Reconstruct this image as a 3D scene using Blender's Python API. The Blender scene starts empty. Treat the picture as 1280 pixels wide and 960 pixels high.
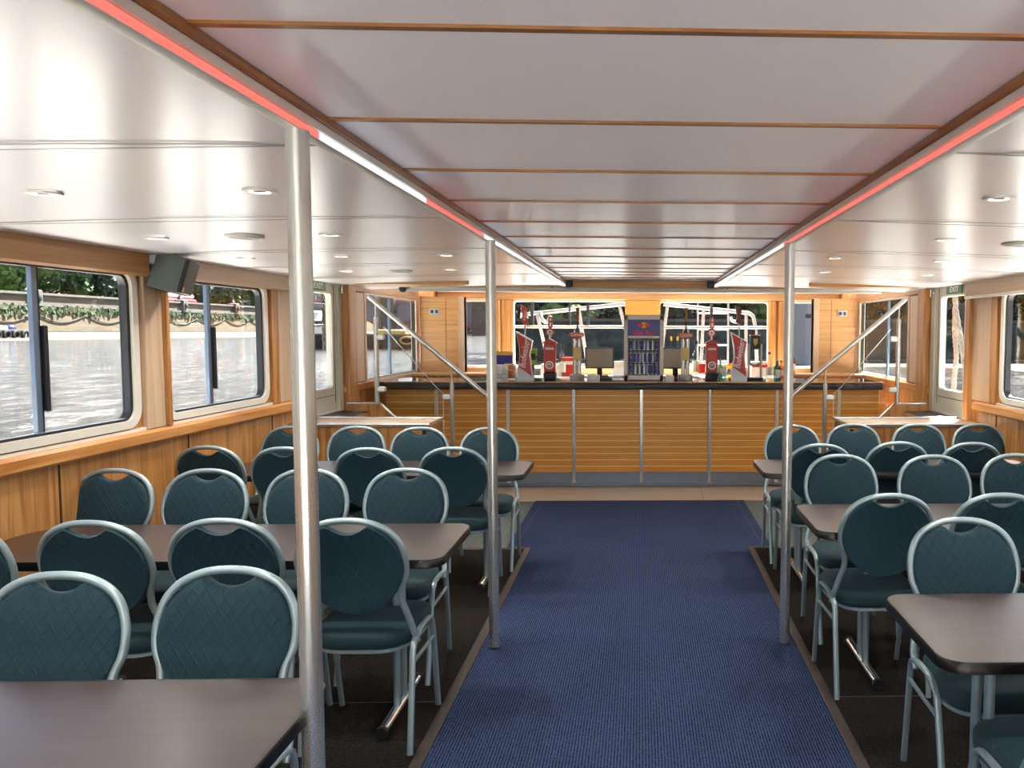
import bpy, math, random
from math import sin, cos, pi, radians, atan
from mathutils import Vector, Matrix, noise
random.seed(7)
S = bpy.context.scene
COL = S.collection

# ------------------------------------------------------------------ camera
EYE = 1.636
FPX = 1000.0
cam_d = bpy.data.cameras.new('camera'); cam = bpy.data.objects.new('camera', cam_d); COL.objects.link(cam)
cam_d.sensor_width = 36.0; cam_d.lens = 36.0 * FPX / 1280.0
cam_d.shift_x = -(835.0 - 640.0) / 1280.0; cam_d.shift_y = 0.0
yaw = atan(35 / 1000.0); pitch = -atan(0.0665); roll = 0.004
fw = Vector((sin(yaw) * cos(pitch), cos(yaw) * cos(pitch), sin(pitch)))
r0 = fw.cross(Vector((0, 0, 1))).normalized(); u0 = r0.cross(fw)
rr = r0 * cos(roll) + u0 * sin(roll); uu = -r0 * sin(roll) + u0 * cos(roll)
cam.matrix_world = Matrix(((rr.x, uu.x, -fw.x, 0), (rr.y, uu.y, -fw.y, 0), (rr.z, uu.z, -fw.z, EYE), (0, 0, 0, 1)))
cam_d.clip_start = 0.05; cam_d.clip_end = 1000
S.camera = cam

# ------------------------------------------------------------------ light
SUN_AZ, SUN_EL = radians(32), radians(58)          # azimuth to the right of straight ahead
W = bpy.data.worlds.new('sky'); S.world = W; W.use_nodes = True
nt = W.node_tree; nt.nodes.clear()
sky = nt.nodes.new('ShaderNodeTexSky'); sky.sky_type = 'NISHITA'; sky.sun_disc = False
sky.sun_elevation = SUN_EL; sky.sun_rotation = SUN_AZ
sky.air_density = 1.0; sky.dust_density = 2.5; sky.ozone_density = 1.0
bg = nt.nodes.new('ShaderNodeBackground'); bg.inputs['Strength'].default_value = 0.065
hs = nt.nodes.new('ShaderNodeHueSaturation'); hs.inputs['Saturation'].default_value = 0.6
wo = nt.nodes.new('ShaderNodeOutputWorld')
nt.links.new(sky.outputs[0], hs.inputs['Color']); nt.links.new(hs.outputs[0], bg.inputs['Color']); nt.links.new(bg.outputs[0], wo.inputs['Surface'])
sl = bpy.data.lights.new('sun', 'SUN'); sl.energy = 8.2; sl.angle = radians(0.6); sl.color = (1, .965, .92)
so = bpy.data.objects.new('sun', sl); COL.objects.link(so)
sd = Vector((sin(SUN_AZ) * cos(SUN_EL), cos(SUN_AZ) * cos(SUN_EL), sin(SUN_EL)))
so.rotation_euler = sd.to_track_quat('Z', 'Y').to_euler(); so.location = sd * 60
DOWNLIGHT_W = 5.0
S.view_settings.view_transform = 'Standard'; S.view_settings.look = 'None'
S.view_settings.exposure = 2.88; S.view_settings.gamma = 1.0
S.view_settings.use_curve_mapping = False

# ------------------------------------------------------------------ materials
def srgb(c):
    return tuple(((v / 255.0) / 12.92 if v / 255.0 <= 0.04045 else ((v / 255.0 + 0.055) / 1.055) ** 2.4) for v in c) + (1.0,)

def base(name):
    m = bpy.data.materials.new(name); m.use_nodes = True
    return m, m.node_tree, m.node_tree.nodes['Principled BSDF']

def node(t, kind, **kw):
    n = t.nodes.new(kind)
    for k, v in kw.items():
        if k in n.inputs: n.inputs[k].default_value = v
        else: setattr(n, k, v)
    return n

def plain(name, c, rough=.5, metal=0., coat=0., bump=None, var=.06, emit=0., spec=.5):
    m, t, p = base(name)
    tc = node(t, 'ShaderNodeTexCoord')
    n = node(t, 'ShaderNodeTexNoise', Scale=9.0, Detail=4.0)
    t.links.new(tc.outputs['Object'], n.inputs['Vector'])
    mx = node(t, 'ShaderNodeMix', data_type='RGBA')
    a = srgb(c); mx.inputs[6].default_value = tuple(v * (1 - var) for v in a[:3]) + (1,)
    mx.inputs[7].default_value = tuple(min(1, v * (1 + var)) for v in a[:3]) + (1,)
    t.links.new(n.outputs['Fac'], mx.inputs[0]); t.links.new(mx.outputs[2], p.inputs['Base Color'])
    p.inputs['Roughness'].default_value = rough; p.inputs['Metallic'].default_value = metal
    p.inputs['Coat Weight'].default_value = coat; p.inputs['Specular IOR Level'].default_value = spec
    if emit:
        p.inputs['Emission Color'].default_value = a; p.inputs['Emission Strength'].default_value = emit
    if bump:
        b = node(t, 'ShaderNodeBump', Strength=bump[1], Distance=.01)
        n2 = node(t, 'ShaderNodeTexNoise', Scale=bump[0], Detail=3.0)
        t.links.new(tc.outputs['Object'], n2.inputs['Vector']); t.links.new(n2.outputs['Fac'], b.inputs['Height'])
        t.links.new(b.outputs[0], p.inputs['Normal'])
    return m

def wood(name, c1, c2, c3, stretch, rough=.4, scale=1.0, coat=.15, dist=1.2):
    m, t, p = base(name)
    tc = node(t, 'ShaderNodeTexCoord'); mp = node(t, 'ShaderNodeMapping'); mp.inputs['Scale'].default_value = stretch
    n = node(t, 'ShaderNodeTexNoise', Scale=scale, Detail=7.0, Roughness=.6, Distortion=dist)
    r = node(t, 'ShaderNodeValToRGB'); r.color_ramp.elements[0].position = .3; r.color_ramp.elements[1].position = .72
    r.color_ramp.elements[0].color = srgb(c1); r.color_ramp.elements[1].color = srgb(c3)
    e = r.color_ramp.elements.new(.5); e.color = srgb(c2)
    t.links.new(tc.outputs['Object'], mp.inputs[0]); t.links.new(mp.outputs[0], n.inputs['Vector'])
    t.links.new(n.outputs['Fac'], r.inputs[0]); t.links.new(r.outputs[0], p.inputs['Base Color'])
    p.inputs['Roughness'].default_value = rough; p.inputs['Coat Weight'].default_value = coat
    p.inputs['Coat Roughness'].default_value = .25
    return m

def glass(name, tint=(1, 1, 1), ior=1.45, gloss=.9):
    m = bpy.data.materials.new(name); m.use_nodes = True; t = m.node_tree; t.nodes.clear()
    tr = node(t, 'ShaderNodeBsdfTransparent'); tr.inputs[0].default_value = tuple(tint) + (1,)
    gl = node(t, 'ShaderNodeBsdfGlossy', Roughness=.01); gl.inputs[0].default_value = (gloss, gloss, gloss, 1)
    lw = node(t, 'ShaderNodeLayerWeight'); pw = node(t, 'ShaderNodeMath', operation='POWER'); pw.inputs[1].default_value = 5.0
    fr = node(t, 'ShaderNodeMath', operation='MULTIPLY_ADD'); f0 = ((ior - 1) / (ior + 1)) ** 2; fr.inputs[1].default_value = .35; fr.inputs[2].default_value = f0
    t.links.new(lw.outputs['Facing'], pw.inputs[0]); t.links.new(pw.outputs[0], fr.inputs[0])
    mx = node(t, 'ShaderNodeMixShader'); o = node(t, 'ShaderNodeOutputMaterial')
    t.links.new(fr.outputs[0], mx.inputs[0]); t.links.new(tr.outputs[0], mx.inputs[1]); t.links.new(gl.outputs[0], mx.inputs[2])
    t.links.new(mx.outputs[0], o.inputs[0]); return m

def fabric(name, c, quilt=False):
    m, t, p = base(name)
    tc = node(t, 'ShaderNodeTexCoord')
    n = node(t, 'ShaderNodeTexNoise', Scale=220.0, Detail=2.0)
    t.links.new(tc.outputs['Object'], n.inputs['Vector'])
    mx = node(t, 'ShaderNodeMix', data_type='RGBA'); a = srgb(c)
    mx.inputs[6].default_value = tuple(v * .72 for v in a[:3]) + (1,); mx.inputs[7].default_value = tuple(v * 1.3 for v in a[:3]) + (1,)
    t.links.new(n.outputs['Fac'], mx.inputs[0]); t.links.new(mx.outputs[2], p.inputs['Base Color'])
    p.inputs['Roughness'].default_value = .75; p.inputs['Sheen Weight'].default_value = .12
    p.inputs['Sheen Tint'].default_value = (.5, .8, .9, 1)
    b = node(t, 'ShaderNodeBump', Strength=.25, Distance=.002)
    t.links.new(n.outputs['Fac'], b.inputs['Height'])
    if quilt:
        hs_ = []
        for ang in (35, -35):
            mp = node(t, 'ShaderNodeMapping'); mp.inputs['Rotation'].default_value = (0, radians(ang), 0)
            w = node(t, 'ShaderNodeTexWave', Scale=10.0, Distortion=.6, Detail=1.0); w.bands_direction = 'X'
            t.links.new(tc.outputs['Object'], mp.inputs[0]); t.links.new(mp.outputs[0], w.inputs['Vector'])
            pw = node(t, 'ShaderNodeMath', operation='POWER'); pw.inputs[1].default_value = 14.0
            t.links.new(w.outputs['Fac'], pw.inputs[0]); hs_.append(pw)
        ad = node(t, 'ShaderNodeMath', operation='MAXIMUM')
        t.links.new(hs_[0].outputs[0], ad.inputs[0]); t.links.new(hs_[1].outputs[0], ad.inputs[1])
        b2 = node(t, 'ShaderNodeBump', Strength=.5, Distance=.003)
        t.links.new(ad.outputs[0], b2.inputs['Height']); t.links.new(b.outputs[0], b2.inputs['Normal'])
        t.links.new(b2.outputs[0], p.inputs['Normal'])
    else:
        t.links.new(b.outputs[0], p.inputs['Normal'])
    return m

def carpet(name, c1, c2, rib_scale, axis=(1, 1, 1), rib=True):
    m, t, p = base(name)
    tc = node(t, 'ShaderNodeTexCoord')
    n = node(t, 'ShaderNodeTexNoise', Scale=90.0, Detail=3.0); mp = node(t, 'ShaderNodeMapping'); mp.inputs['Scale'].default_value = axis
    t.links.new(tc.outputs['Object'], mp.inputs[0]); t.links.new(mp.outputs[0], n.inputs['Vector'])
    big = node(t, 'ShaderNodeTexNoise', Scale=2.2, Detail=4.0); t.links.new(tc.outputs['Object'], big.inputs['Vector'])
    r = node(t, 'ShaderNodeValToRGB'); r.color_ramp.elements[0].position = .36; r.color_ramp.elements[1].position = .66
    r.color_ramp.elements[0].color = srgb(c1); r.color_ramp.elements[1].color = srgb(c2)
    h = n.outputs['Fac']
    if rib:
        w = node(t, 'ShaderNodeTexWave', Scale=rib_scale, Distortion=1.0, Detail=2.0); w.inputs['Detail Scale'].default_value = 8.0
        w.bands_direction = 'X'; t.links.new(tc.outputs['Object'], w.inputs['Vector'])
        mm = node(t, 'ShaderNodeMath', operation='MULTIPLY_ADD'); mm.inputs[1].default_value = .35
        t.links.new(w.outputs['Fac'], mm.inputs[0])
        m2 = node(t, 'ShaderNodeMath', operation='MULTIPLY_ADD'); m2.inputs[1].default_value = .6
        m3 = node(t, 'ShaderNodeMath', operation='MULTIPLY'); m3.inputs[1].default_value = .12
        t.links.new(big.outputs['Fac'], m3.inputs[0]); t.links.new(n.outputs['Fac'], m2.inputs[0]); t.links.new(m3.outputs[0], m2.inputs[2])
        t.links.new(m2.outputs[0], mm.inputs[2]); h = mm.outputs[0]
    t.links.new(h, r.inputs[0]); t.links.new(r.outputs[0], p.inputs['Base Color'])
    b = node(t, 'ShaderNodeBump', Strength=.5, Distance=.004); t.links.new(h, b.inputs['Height']); t.links.new(b.outputs[0], p.inputs['Normal'])
    p.inputs['Roughness'].default_value = .95; p.inputs['Specular IOR Level'].default_value = .15
    return m

M = {}
M['ceil'] = plain('ceiling_white_gloss', (230, 228, 234), rough=.33, coat=.0, var=.015, bump=(3.0, .05))
M['ceil_mid'] = plain('ceiling_white_satin', (248, 246, 250), rough=.4, coat=.0, var=.015, bump=(3.0, .04))
for m_ in (M['ceil'], M['ceil_mid']):
    m_.node_tree.nodes['Principled BSDF'].inputs['Coat Roughness'].default_value = .22
M['ceil'].node_tree.nodes['Principled BSDF'].inputs['Coat Weight'].default_value = .6
M['ceil_mid'].node_tree.nodes['Principled BSDF'].inputs['Coat Weight'].default_value = .25
M['led_red'] = plain('led_red', (250, 120, 108), emit=.12)
M['led_white'] = plain('led_white', (235, 240, 255), emit=.2)
M['seam'] = plain('seam_chrome', (150, 152, 150), rough=.3, metal=.7)
M['alu'] = plain('brushed_aluminium', (226, 224, 216), rough=.4, metal=.25)
M['steel'] = plain('brushed_steel', (206, 208, 204), rough=.26, metal=.8)
M['chrome'] = plain('chrome', (220, 222, 225), rough=.08, metal=1.)
M['trimwood'] = wood('ceiling_trim_wood', (122, 76, 30), (146, 96, 44), (166, 114, 58), (3, 3, 30), coat=.3)
M['wood_v'] = wood('wall_veneer_vertical', (142, 90, 44), (186, 130, 72), (212, 162, 102), (16, 16, .9), rough=.38)
M['wood_h'] = wood('valance_veneer_long_grain', (160, 108, 58), (186, 138, 88), (202, 160, 112), (12, .8, 14), rough=.38)
M['wood_pale'] = wood('pale_veneer', (190, 158, 128), (206, 178, 148), (216, 192, 164), (14, 14, .9), rough=.4)
M['wood_pale_h'] = wood('pale_veneer_long_grain', (186, 156, 124), (202, 174, 144), (214, 188, 160), (12, .9, 14), rough=.4)
M['wood_x'] = wood('cross_veneer', (170, 118, 64), (192, 144, 88), (208, 162, 106), (.9, 9, 16), rough=.4)
M['wood_slat'] = wood('bar_slat_wood', (212, 138, 50), (224, 154, 64), (232, 168, 82), (1.2, 8, 26), rough=.42)
M['wood_line'] = plain('pale_inlay', (246, 214, 136), rough=.4)
M['wood_cap'] = wood('sill_rail_wood', (170, 104, 46), (202, 140, 76), (222, 166, 104), (10, .8, 10), rough=.35)
M['groove'] = plain('dark_groove', (70, 36, 14), rough=.8)
M['cream'] = plain('cream_window_frame', (232, 228, 216), rough=.35)
M['white'] = plain('white_paint', (236, 236, 232), rough=.4)
M['doorpaint'] = plain('door_paint', (208, 206, 190), rough=.42)
M['gasket'] = plain('black_rubber', (26, 28, 34), rough=.5)
M['divider'] = plain('blue_grey_aluminium', (112, 128, 150), rough=.35, metal=.5)
M['glass'] = glass('window_glass', (.97, .985, .985), 1.32)
M['glass2'] = glass('balustrade_glass', (.93, .97, .96), 1.38)
M['green_glass'] = glass('tinted_glass', (.9, .97, .93), 1.4)
M['table'] = wood('dark_table_laminate', (40, 26, 24), (51, 35, 33), (60, 43, 40), (1.2, 22, 4), rough=.3, scale=2.0, coat=.15)
M['table_edge'] = plain('black_table_edge', (18, 14, 14), rough=.3)
M['fab_back'] = fabric('teal_fabric_quilted', (4, 50, 62), quilt=True)
M['fab'] = fabric('teal_fabric', (10, 48, 54))
M['frame'] = plain('silver_teal_frame', (158, 178, 182), rough=.36, metal=.55)
M['black'] = plain('black_plastic', (24, 25, 26), rough=.45)
M['carpet'] = carpet('blue_ribbed_carpet', (24, 32, 50), (68, 84, 122), 26.0)
M['mat'] = carpet('dark_mat', (22, 20, 18), (46, 42, 38), 30.0, rib=False)
M['mat_edge'] = plain('mat_edging', (76, 68, 60), rough=.5)
M['vinyl'] = wood('beige_vinyl_floor', (190, 170, 146), (202, 182, 158), (212, 194, 170), (1, 12, 4), rough=.45)
M['rubber'] = carpet('grey_rubber_floor', (70, 80, 78), (140, 148, 140), 30.0, rib=False)
M['kick'] = plain('blue_steel_kick', (140, 152, 168), rough=.3, metal=.6)
M['pad'] = plain('black_padded_edge', (46, 46, 48), rough=.35, bump=(60., .4))
M['granite'] = plain('polished_dark_top', (70, 66, 62), rough=.08, coat=.6)
M['red'] = plain('tap_red', (206, 52, 34), rough=.35, coat=.4)
M['dred'] = plain('dark_red', (96, 30, 26), rough=.4)
M['silver'] = plain('silver_paint', (186, 190, 192), rough=.3, metal=.5)
M['whitegloss'] = plain('white_gloss', (244, 244, 240), rough=.2)
M['blue'] = plain('sign_blue', (32, 46, 150), rough=.3)
M['logo_red'] = plain('logo_red', (222, 36, 52), rough=.4)
M['yellow'] = plain('logo_yellow', (250, 200, 40), rough=.4)
M['fridge'] = plain('fridge_grey', (182, 174, 166), rough=.35, metal=.3)
M['dark'] = plain('dark_grey', (52, 52, 54), rough=.5)
M['speaker'] = plain('speaker_grey_green', (74, 84, 78), rough=.5)
M['screen'] = plain('screen_taupe', (150, 138, 118), rough=.25, coat=.3)
M['exit'] = plain('exit_green', (54, 122, 74), rough=.4)
M['orange'] = plain('sign_orange', (226, 110, 40), rough=.4)
M['brownwood'] = plain('tap_handle_wood', (150, 98, 54), rough=.4)
M['gold'] = plain('dull_gold', (176, 150, 92), rough=.35, metal=.6)
M['green'] = plain('lime_green', (140, 190, 60), rough=.4)
M['amber'] = glass('amber_bottle_glass', (.85, .42, .08), 1.45)
M['clear'] = glass('clear_bottle_glass', (.86, .93, .93), 1.5)
M['bluebottle'] = glass('blue_bottle_glass', (.2, .6, .8), 1.5)
M['greenbottle'] = glass('green_bottle_glass', (.15, .55, .2), 1.5)
M['label'] = plain('cream_label', (236, 228, 205), rough=.6)
M['can_blue'] = plain('can_blue', (40, 66, 160), rough=.3, metal=.3)
M['can_silver'] = plain('can_silver', (206, 212, 222), rough=.3, metal=.4)
M['deck'] = plain('white_deck_paint', (236, 232, 224), rough=.6)
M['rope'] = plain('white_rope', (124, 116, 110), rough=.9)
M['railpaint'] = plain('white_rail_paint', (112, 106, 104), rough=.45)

# ------------------------------------------------------------------ builders
class MB:
    def __init__(s): s.v = []; s.f = []; s.mi = []; s.m = 0
    def add(s, vs, fs):
        o = len(s.v); s.v += [tuple(v) for v in vs]; s.f += [tuple(i + o for i in f) for f in fs]; s.mi += [s.m] * len(fs); return s
    def box(s, x0, x1, y0, y1, z0, z1, rot=None, piv=None):
        if x0 > x1: x0, x1 = x1, x0
        if y0 > y1: y0, y1 = y1, y0
        vs = [Vector((x, y, z)) for z in (z0, z1) for y in (y0, y1) for x in (x0, x1)]
        if rot is not None:
            c = Vector(piv) if piv is not None else Vector(((x0 + x1) / 2, (y0 + y1) / 2, (z0 + z1) / 2)); vs = [rot @ (v - c) + c for v in vs]
        return s.add(vs, [(0, 2, 3, 1), (4, 5, 7, 6), (0, 1, 5, 4), (2, 6, 7, 3), (0, 4, 6, 2), (1, 3, 7, 5)])
    def bbox(s, x0, x1, y0, y1, z0, z1, b=.004):        # box with chamfered edges
        if x0 > x1: x0, x1 = x1, x0
        if y0 > y1: y0, y1 = y1, y0
        b = min(b, (x1 - x0) / 2.01, (y1 - y0) / 2.01, (z1 - z0) / 2.01)
        rings = []
        for z, k in ((z0, b), (z0 + b, 0), (z1 - b, 0), (z1, b)):
            X0, X1, Y0, Y1 = x0 + k, x1 - k, y0 + k, y1 - k
            rings.append([(X0 + b, Y0, z), (X1 - b, Y0, z), (X1, Y0 + b, z), (X1, Y1 - b, z), (X1 - b, Y1, z), (X0 + b, Y1, z), (X0, Y1 - b, z), (X0, Y0 + b, z)])
        return s.loft(rings)
    def loft(s, rings, caps=True, closed=False):
        n = len(rings[0]); vs = [p for r in rings for p in r]; fs = []
        R = len(rings)
        for i in range(R if closed else R - 1):
            a, b_ = i * n, ((i + 1) % R) * n
            for k in range(n):
                l = (k + 1) % n; fs.append((a + k, a + l, b_ + l, b_ + k))
        if caps and not closed:
            fs.append(tuple(range(n - 1, -1, -1))); fs.append(tuple((R - 1) * n + k for k in range(n)))
        return s.add(vs, fs)
    def tube(s, pts, r, n=10, closed=False, flat=1.0):
        pts = [Vector(p) for p in pts]; N = len(pts); rs = r if isinstance(r, (list, tuple)) else [r] * N
        tans = []
        for i in range(N):
            a = pts[(i - 1) % N] if (closed or i > 0) else pts[i]; b_ = pts[(i + 1) % N] if (closed or i < N - 1) else pts[i]
            tans.append((b_ - a).normalized())
        t0 = tans[0]; up = Vector((0, 0, 1)) if abs(t0.z) < .9 else Vector((0, 1, 0))
        nrm = (up - t0 * up.dot(t0)).normalized(); rings = []
        for i in range(N):
            t = tans[i]; nrm = (nrm - t * nrm.dot(t)).normalized(); bn = t.cross(nrm)
            rings.append([tuple(pts[i] + (nrm * cos(2 * pi * k / n) * flat + bn * sin(2 * pi * k / n)) * rs[i]) for k in range(n)])
        return s.loft(rings, caps=not closed, closed=closed)
    def cyl(s, a, b_, r, n=16): return s.tube([a, b_], r, n)
    def lathe(s, prof, c=(0, 0, 0), n=20):
        rings = [[(c[0] + r * cos(2 * pi * k / n), c[1] + r * sin(2 * pi * k / n), c[2] + z) for k in range(n)] for r, z in prof]
        return s.loft(rings)
    def prism(s, pts, axis, a0, a1):                    # 2D outline extruded along an axis
        def P(p, a):
            return {'x': (a, p[0], p[1]), 'y': (p[0], a, p[1]), 'z': (p[0], p[1], a)}[axis]
        return s.loft([[P(p, a0) for p in pts], [P(p, a1) for p in pts]])
    def ring(s, outer, inner, axis, a0, a1):            # frame with a hole (same point counts)
        def P(p, a):
            return {'x': (a, p[0], p[1]), 'y': (p[0], a, p[1]), 'z': (p[0], p[1], a)}[axis]
        n = len(outer)
        vs = [P(p, a) for p, a in [(p, a0) for p in outer] + [(p, a0) for p in inner] + [(p, a1) for p in inner] + [(p, a1) for p in outer]]
        fs = []
        for k in range(n):
            l = (k + 1) % n
            for j in range(4):
                a, b_ = j * n, ((j + 1) % 4) * n; fs.append((a + k, a + l, b_ + l, b_ + k))
        return s.add(vs, fs)
    def sphere(s, c, r, n=14, sc=(1, 1, 1)):
        rings = []
        for i in range(1, n // 2 + 1):
            a = -pi / 2 + pi * i / (n // 2 + 1)
            rings.append([(c[0] + r * sc[0] * cos(a) * cos(2 * pi * k / n), c[1] + r * sc[1] * cos(a) * sin(2 * pi * k / n), c[2] + r * sc[2] * sin(a)) for k in range(n)])
        return s.loft(rings)
    def mesh(s, name, mats, smooth=True, ang=38):
        me = bpy.data.meshes.new(name); me.from_pydata(s.v, [], s.f); me.update()
        if not isinstance(mats, (list, tuple)): mats = [mats]
        for m in mats: me.materials.append(m)
        for p, i in zip(me.polygons, s.mi): p.material_index = i; p.use_smooth = smooth
        import bmesh
        bm = bmesh.new(); bm.from_mesh(me); bmesh.ops.recalc_face_normals(bm, faces=bm.faces); bm.to_mesh(me); bm.free()
        if smooth: me.set_sharp_from_angle(angle=radians(ang))
        return me
    def build(s, name, mats, parent=None, loc=None, **kw):
        o = bpy.data.objects.new(name, s.mesh(name, mats, **kw)); COL.objects.link(o)
        if parent: o.parent = parent
        if loc: o.location = loc
        return o

def tag(o, label=None, cat=None, group=None, kind=None):
    if label: o['label'] = label
    if cat: o['category'] = cat
    if group: o['group'] = group
    if kind: o['kind'] = kind
    return o

def thing(name, label, cat, loc=(0, 0, 0), rz=0, group=None):
    o = bpy.data.objects.new(name, None); COL.objects.link(o); o.empty_display_size = .1
    o.location = loc; o.rotation_euler = (0, 0, rz)
    return tag(o, label, cat, group)

def kids(o): return [c for c in COL.objects if c.parent == o]

def dup(o, parent=None, loc=None, rz=None, label=None, group=None):
    ch = kids(o); c = o.copy(); COL.objects.link(c); c.parent = parent
    if loc is not None: c.location = loc
    if rz is not None: c.rotation_euler = (0, 0, rz)
    if label: c['label'] = label
    if group: c['group'] = group
    for k in ch: dup(k, c)
    return c

def struct(o, label=None, cat=None):
    return tag(o, label, cat, None, 'structure')

def smooth_path(pts, sub=6, closed=False):
    P = [Vector(p) for p in pts]; N = len(P); out = []
    rng = range(N) if closed else range(N - 1)
    for i in rng:
        if closed: p0, p1, p2, p3 = P[(i - 1) % N], P[i], P[(i + 1) % N], P[(i + 2) % N]
        else: p0, p1, p2, p3 = P[max(i - 1, 0)], P[i], P[i + 1], P[min(i + 2, N - 1)]
        for k in range(sub):
            t = k / sub
            out.append(.5 * ((2 * p1) + (-p0 + p2) * t + (2 * p0 - 5 * p1 + 4 * p2 - p3) * t * t + (-p0 + 3 * p1 - 3 * p2 + p3) * t ** 3))
    if not closed: out.append(P[-1])
    return out

def rrect(a0, a1, b0, b1, r, n=6, rs=None):
    rs = rs or [r] * 4; out = []
    for (ca, cb, st, q) in ((a1, b0, -90, 0), (a1, b1, 0, 1), (a0, b1, 90, 2), (a0, b0, 180, 3)):
        R = rs[q]; cx = ca - R if ca == a1 else ca + R; cy = cb - R if cb == b1 else cb + R
        for k in range(n + 1):
            an = radians(st + 90 * k / n); out.append((cx + R * cos(an), cy + R * sin(an)))
    return out

def text(body, size, mat, parent, loc, rot, name='lettering', extrude=.001, shear=0., bold=0., sx=1.0):
    cu = bpy.data.curves.new('lettering', 'FONT'); cu.body = body; cu.size = size; cu.align_x = 'CENTER'; cu.align_y = 'CENTER'
    cu.extrude = extrude; cu.shear = shear; cu.offset = bold; cu.resolution_u = 3
    tmp = bpy.data.objects.new('t', cu); COL.objects.link(tmp)
    dg = bpy.context.evaluated_depsgraph_get(); dg.update()
    me = bpy.data.meshes.new_from_object(tmp.evaluated_get(dg)); me.name = name
    bpy.data.objects.remove(tmp); me.materials.clear(); me.materials.append(mat)
    o = bpy.data.objects.new(name, me); COL.objects.link(o); o.parent = parent; o.location = loc; o.rotation_euler = rot; o.scale = (sx, 1, 1)
    return o

# ================================================================== STRUCTURE
WX = 2.75                 # side walls
Y0, YB, YE = -2.6, 8.27, 11.0
ZC, ZS = 2.15, 2.088       # centre and side ceilings

struct(MB().box(-2.85, 2.85, Y0, YE + .1, -.08, 0).build('floor', M['rubber']))
b = MB().box(-.83, .83, Y0, 7.6, 0, .009); b.box(-1.0, -.829, 5.95, 7.6, 0, .009); b.box(.829, 1.0, 5.95, 7.6, 0, .009)
carp = tag(b.build('carpet_runner', M['carpet']), 'blue ribbed carpet running up the aisle to the bar', 'carpet')
for x_ in (-.93, .93): MB().box(x_ - .0015, x_ + .0015, 5.95, 7.6, .0085, .0102).build('seam_line', M['gasket'], carp)
b = MB().box(-2.74, 2.74, 7.605, YB + .02, 0, .010)
struct(b.build('floor_strip', M['vinyl']))
b = MB(); b.box(.62, .624, 7.62, 8.24, .0095, .0107); b.build('plank_joint', M['mat_edge'], bpy.data.objects['floor_strip'])
for s_, nm in ((-1, 'left'), (1, 'right')):
    b = MB().box(s_ * .86, s_ * 2.72, Y0, 5.885, 0, .012)
    mt = tag(b.build('floor_mat', M['mat']), 'dark brown entrance mat under the tables on the ' + nm + ' of the blue carpet', 'mat')
    b = MB().bbox(s_ * .815, s_ * .86, Y0, 5.93, 0, .016); b.bbox(s_ * .86, s_ * 2.72, 5.885, 5.93, 0, .016)
    b.box(s_ * .87, s_ * 2.7, 3.43, 3.437, .011, .0135)
    b.build('edging', M['mat_edge'], mt)

# ceilings
b = MB().box(-.765, .765, Y0, YE + .05, ZC, ZC + .05)
struct(b.build('ceiling', M['ceil_mid']))
b = MB().box(-2.75, 2.75, 8.2, YE + .05, ZC - .001, ZC + .05)
struct(b.build('ceiling_bar', M['ceil_mid']))
for s_, nm in ((-1, 'left'), (1, 'right')):
    b = MB()
    def cz(x): return ZS - .05 * ((abs(x) - .8) / 1.95) ** 2
    xs = [.768 + i * (WX - .768) / 14 for i in range(15)]
    seams = [-1.64, -.42, .8, 2.03, 3.27, 4.49, 5.45, 6.5, 8.2]
    rings = []
    for y in (Y0, 8.2):
        rings.append([(s_ * x, y, cz(x)) for x in xs] + [(s_ * x, y, cz(x) + .05) for x in reversed(xs)])
    b.loft(rings); c = struct(b.build('ceiling_' + nm, M['ceil']))
    for y in seams[:-1]:
        b = MB(); w = .006
        b.loft([[(s_ * x, yy, cz(x) - .0015 * k) for x in xs] for yy, k in ((y - w, 0), (y - w, 1), (y + w, 1), (y + w, 0))], caps=False)
        b.build('panel_joint', M['seam'], c)
# cross strips of the centre ceiling
b = MB(); y = .225
ys = [1.405 + .61 * k for k in range(-6, 6)] + [5.05, 5.62, 6.17, 6.62, 7.05, 7.42, 7.76, 8.05]
for y in ys: b.box(-.76, .76, y - .009, y + .009, ZC - .006, ZC + .002)
struct(b.build('trim_1', M['trimwood']))
for i, s_ in enumerate((-1, 1)):
    root = struct(MB().bbox(s_ * .755, s_ * .77, Y0, 8.25, ZC - .022, ZC + .002, .004).build('trim_%d' % (2 + i), M['trimwood']))
    MB().bbox(s_ * .76, s_ * .772, Y0, 8.25, ZC - .046, ZC - .022, .003).build('aluminium_profile', M['alu'], root)
    MB().box(s_ * .764, s_ * .772, Y0, 8.25, ZC - .050, ZC - .046).build('shadow_gap', M['gasket'], root)
    MB().bbox(s_ * .756, s_ * .785, Y0, 8.25, ZC - .0705, ZC - .067, .001).build('lighting_channel', M['alu'], root)
    segs = ([(Y0, 1.95, 'r'), (1.95, 2.9, 'w'), (2.9, 3.95, 'r'), (3.95, 6.2, 'w'), (6.2, 8.2, 'w')] if s_ < 0 else
            [(Y0, 3.1, 'r'), (3.1, 4.25, 'r'), (4.25, 6.9, 'w'), (6.9, 8.2, 'w')])
    for y0, y1, k in segs:
        b = MB().box(s_ * .758, s_ * .772, y0, y1, ZC - .067, ZC - .050)
        b.build('light_strip', M['led_red'] if k == 'r' else M['led_white'], root)
    b = MB().bbox(s_ * .69, s_ * .765, 8.22, 8.285, ZC - .075, ZC, .006)
    b.build('end_bracket', M['dark'], root)

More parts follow.
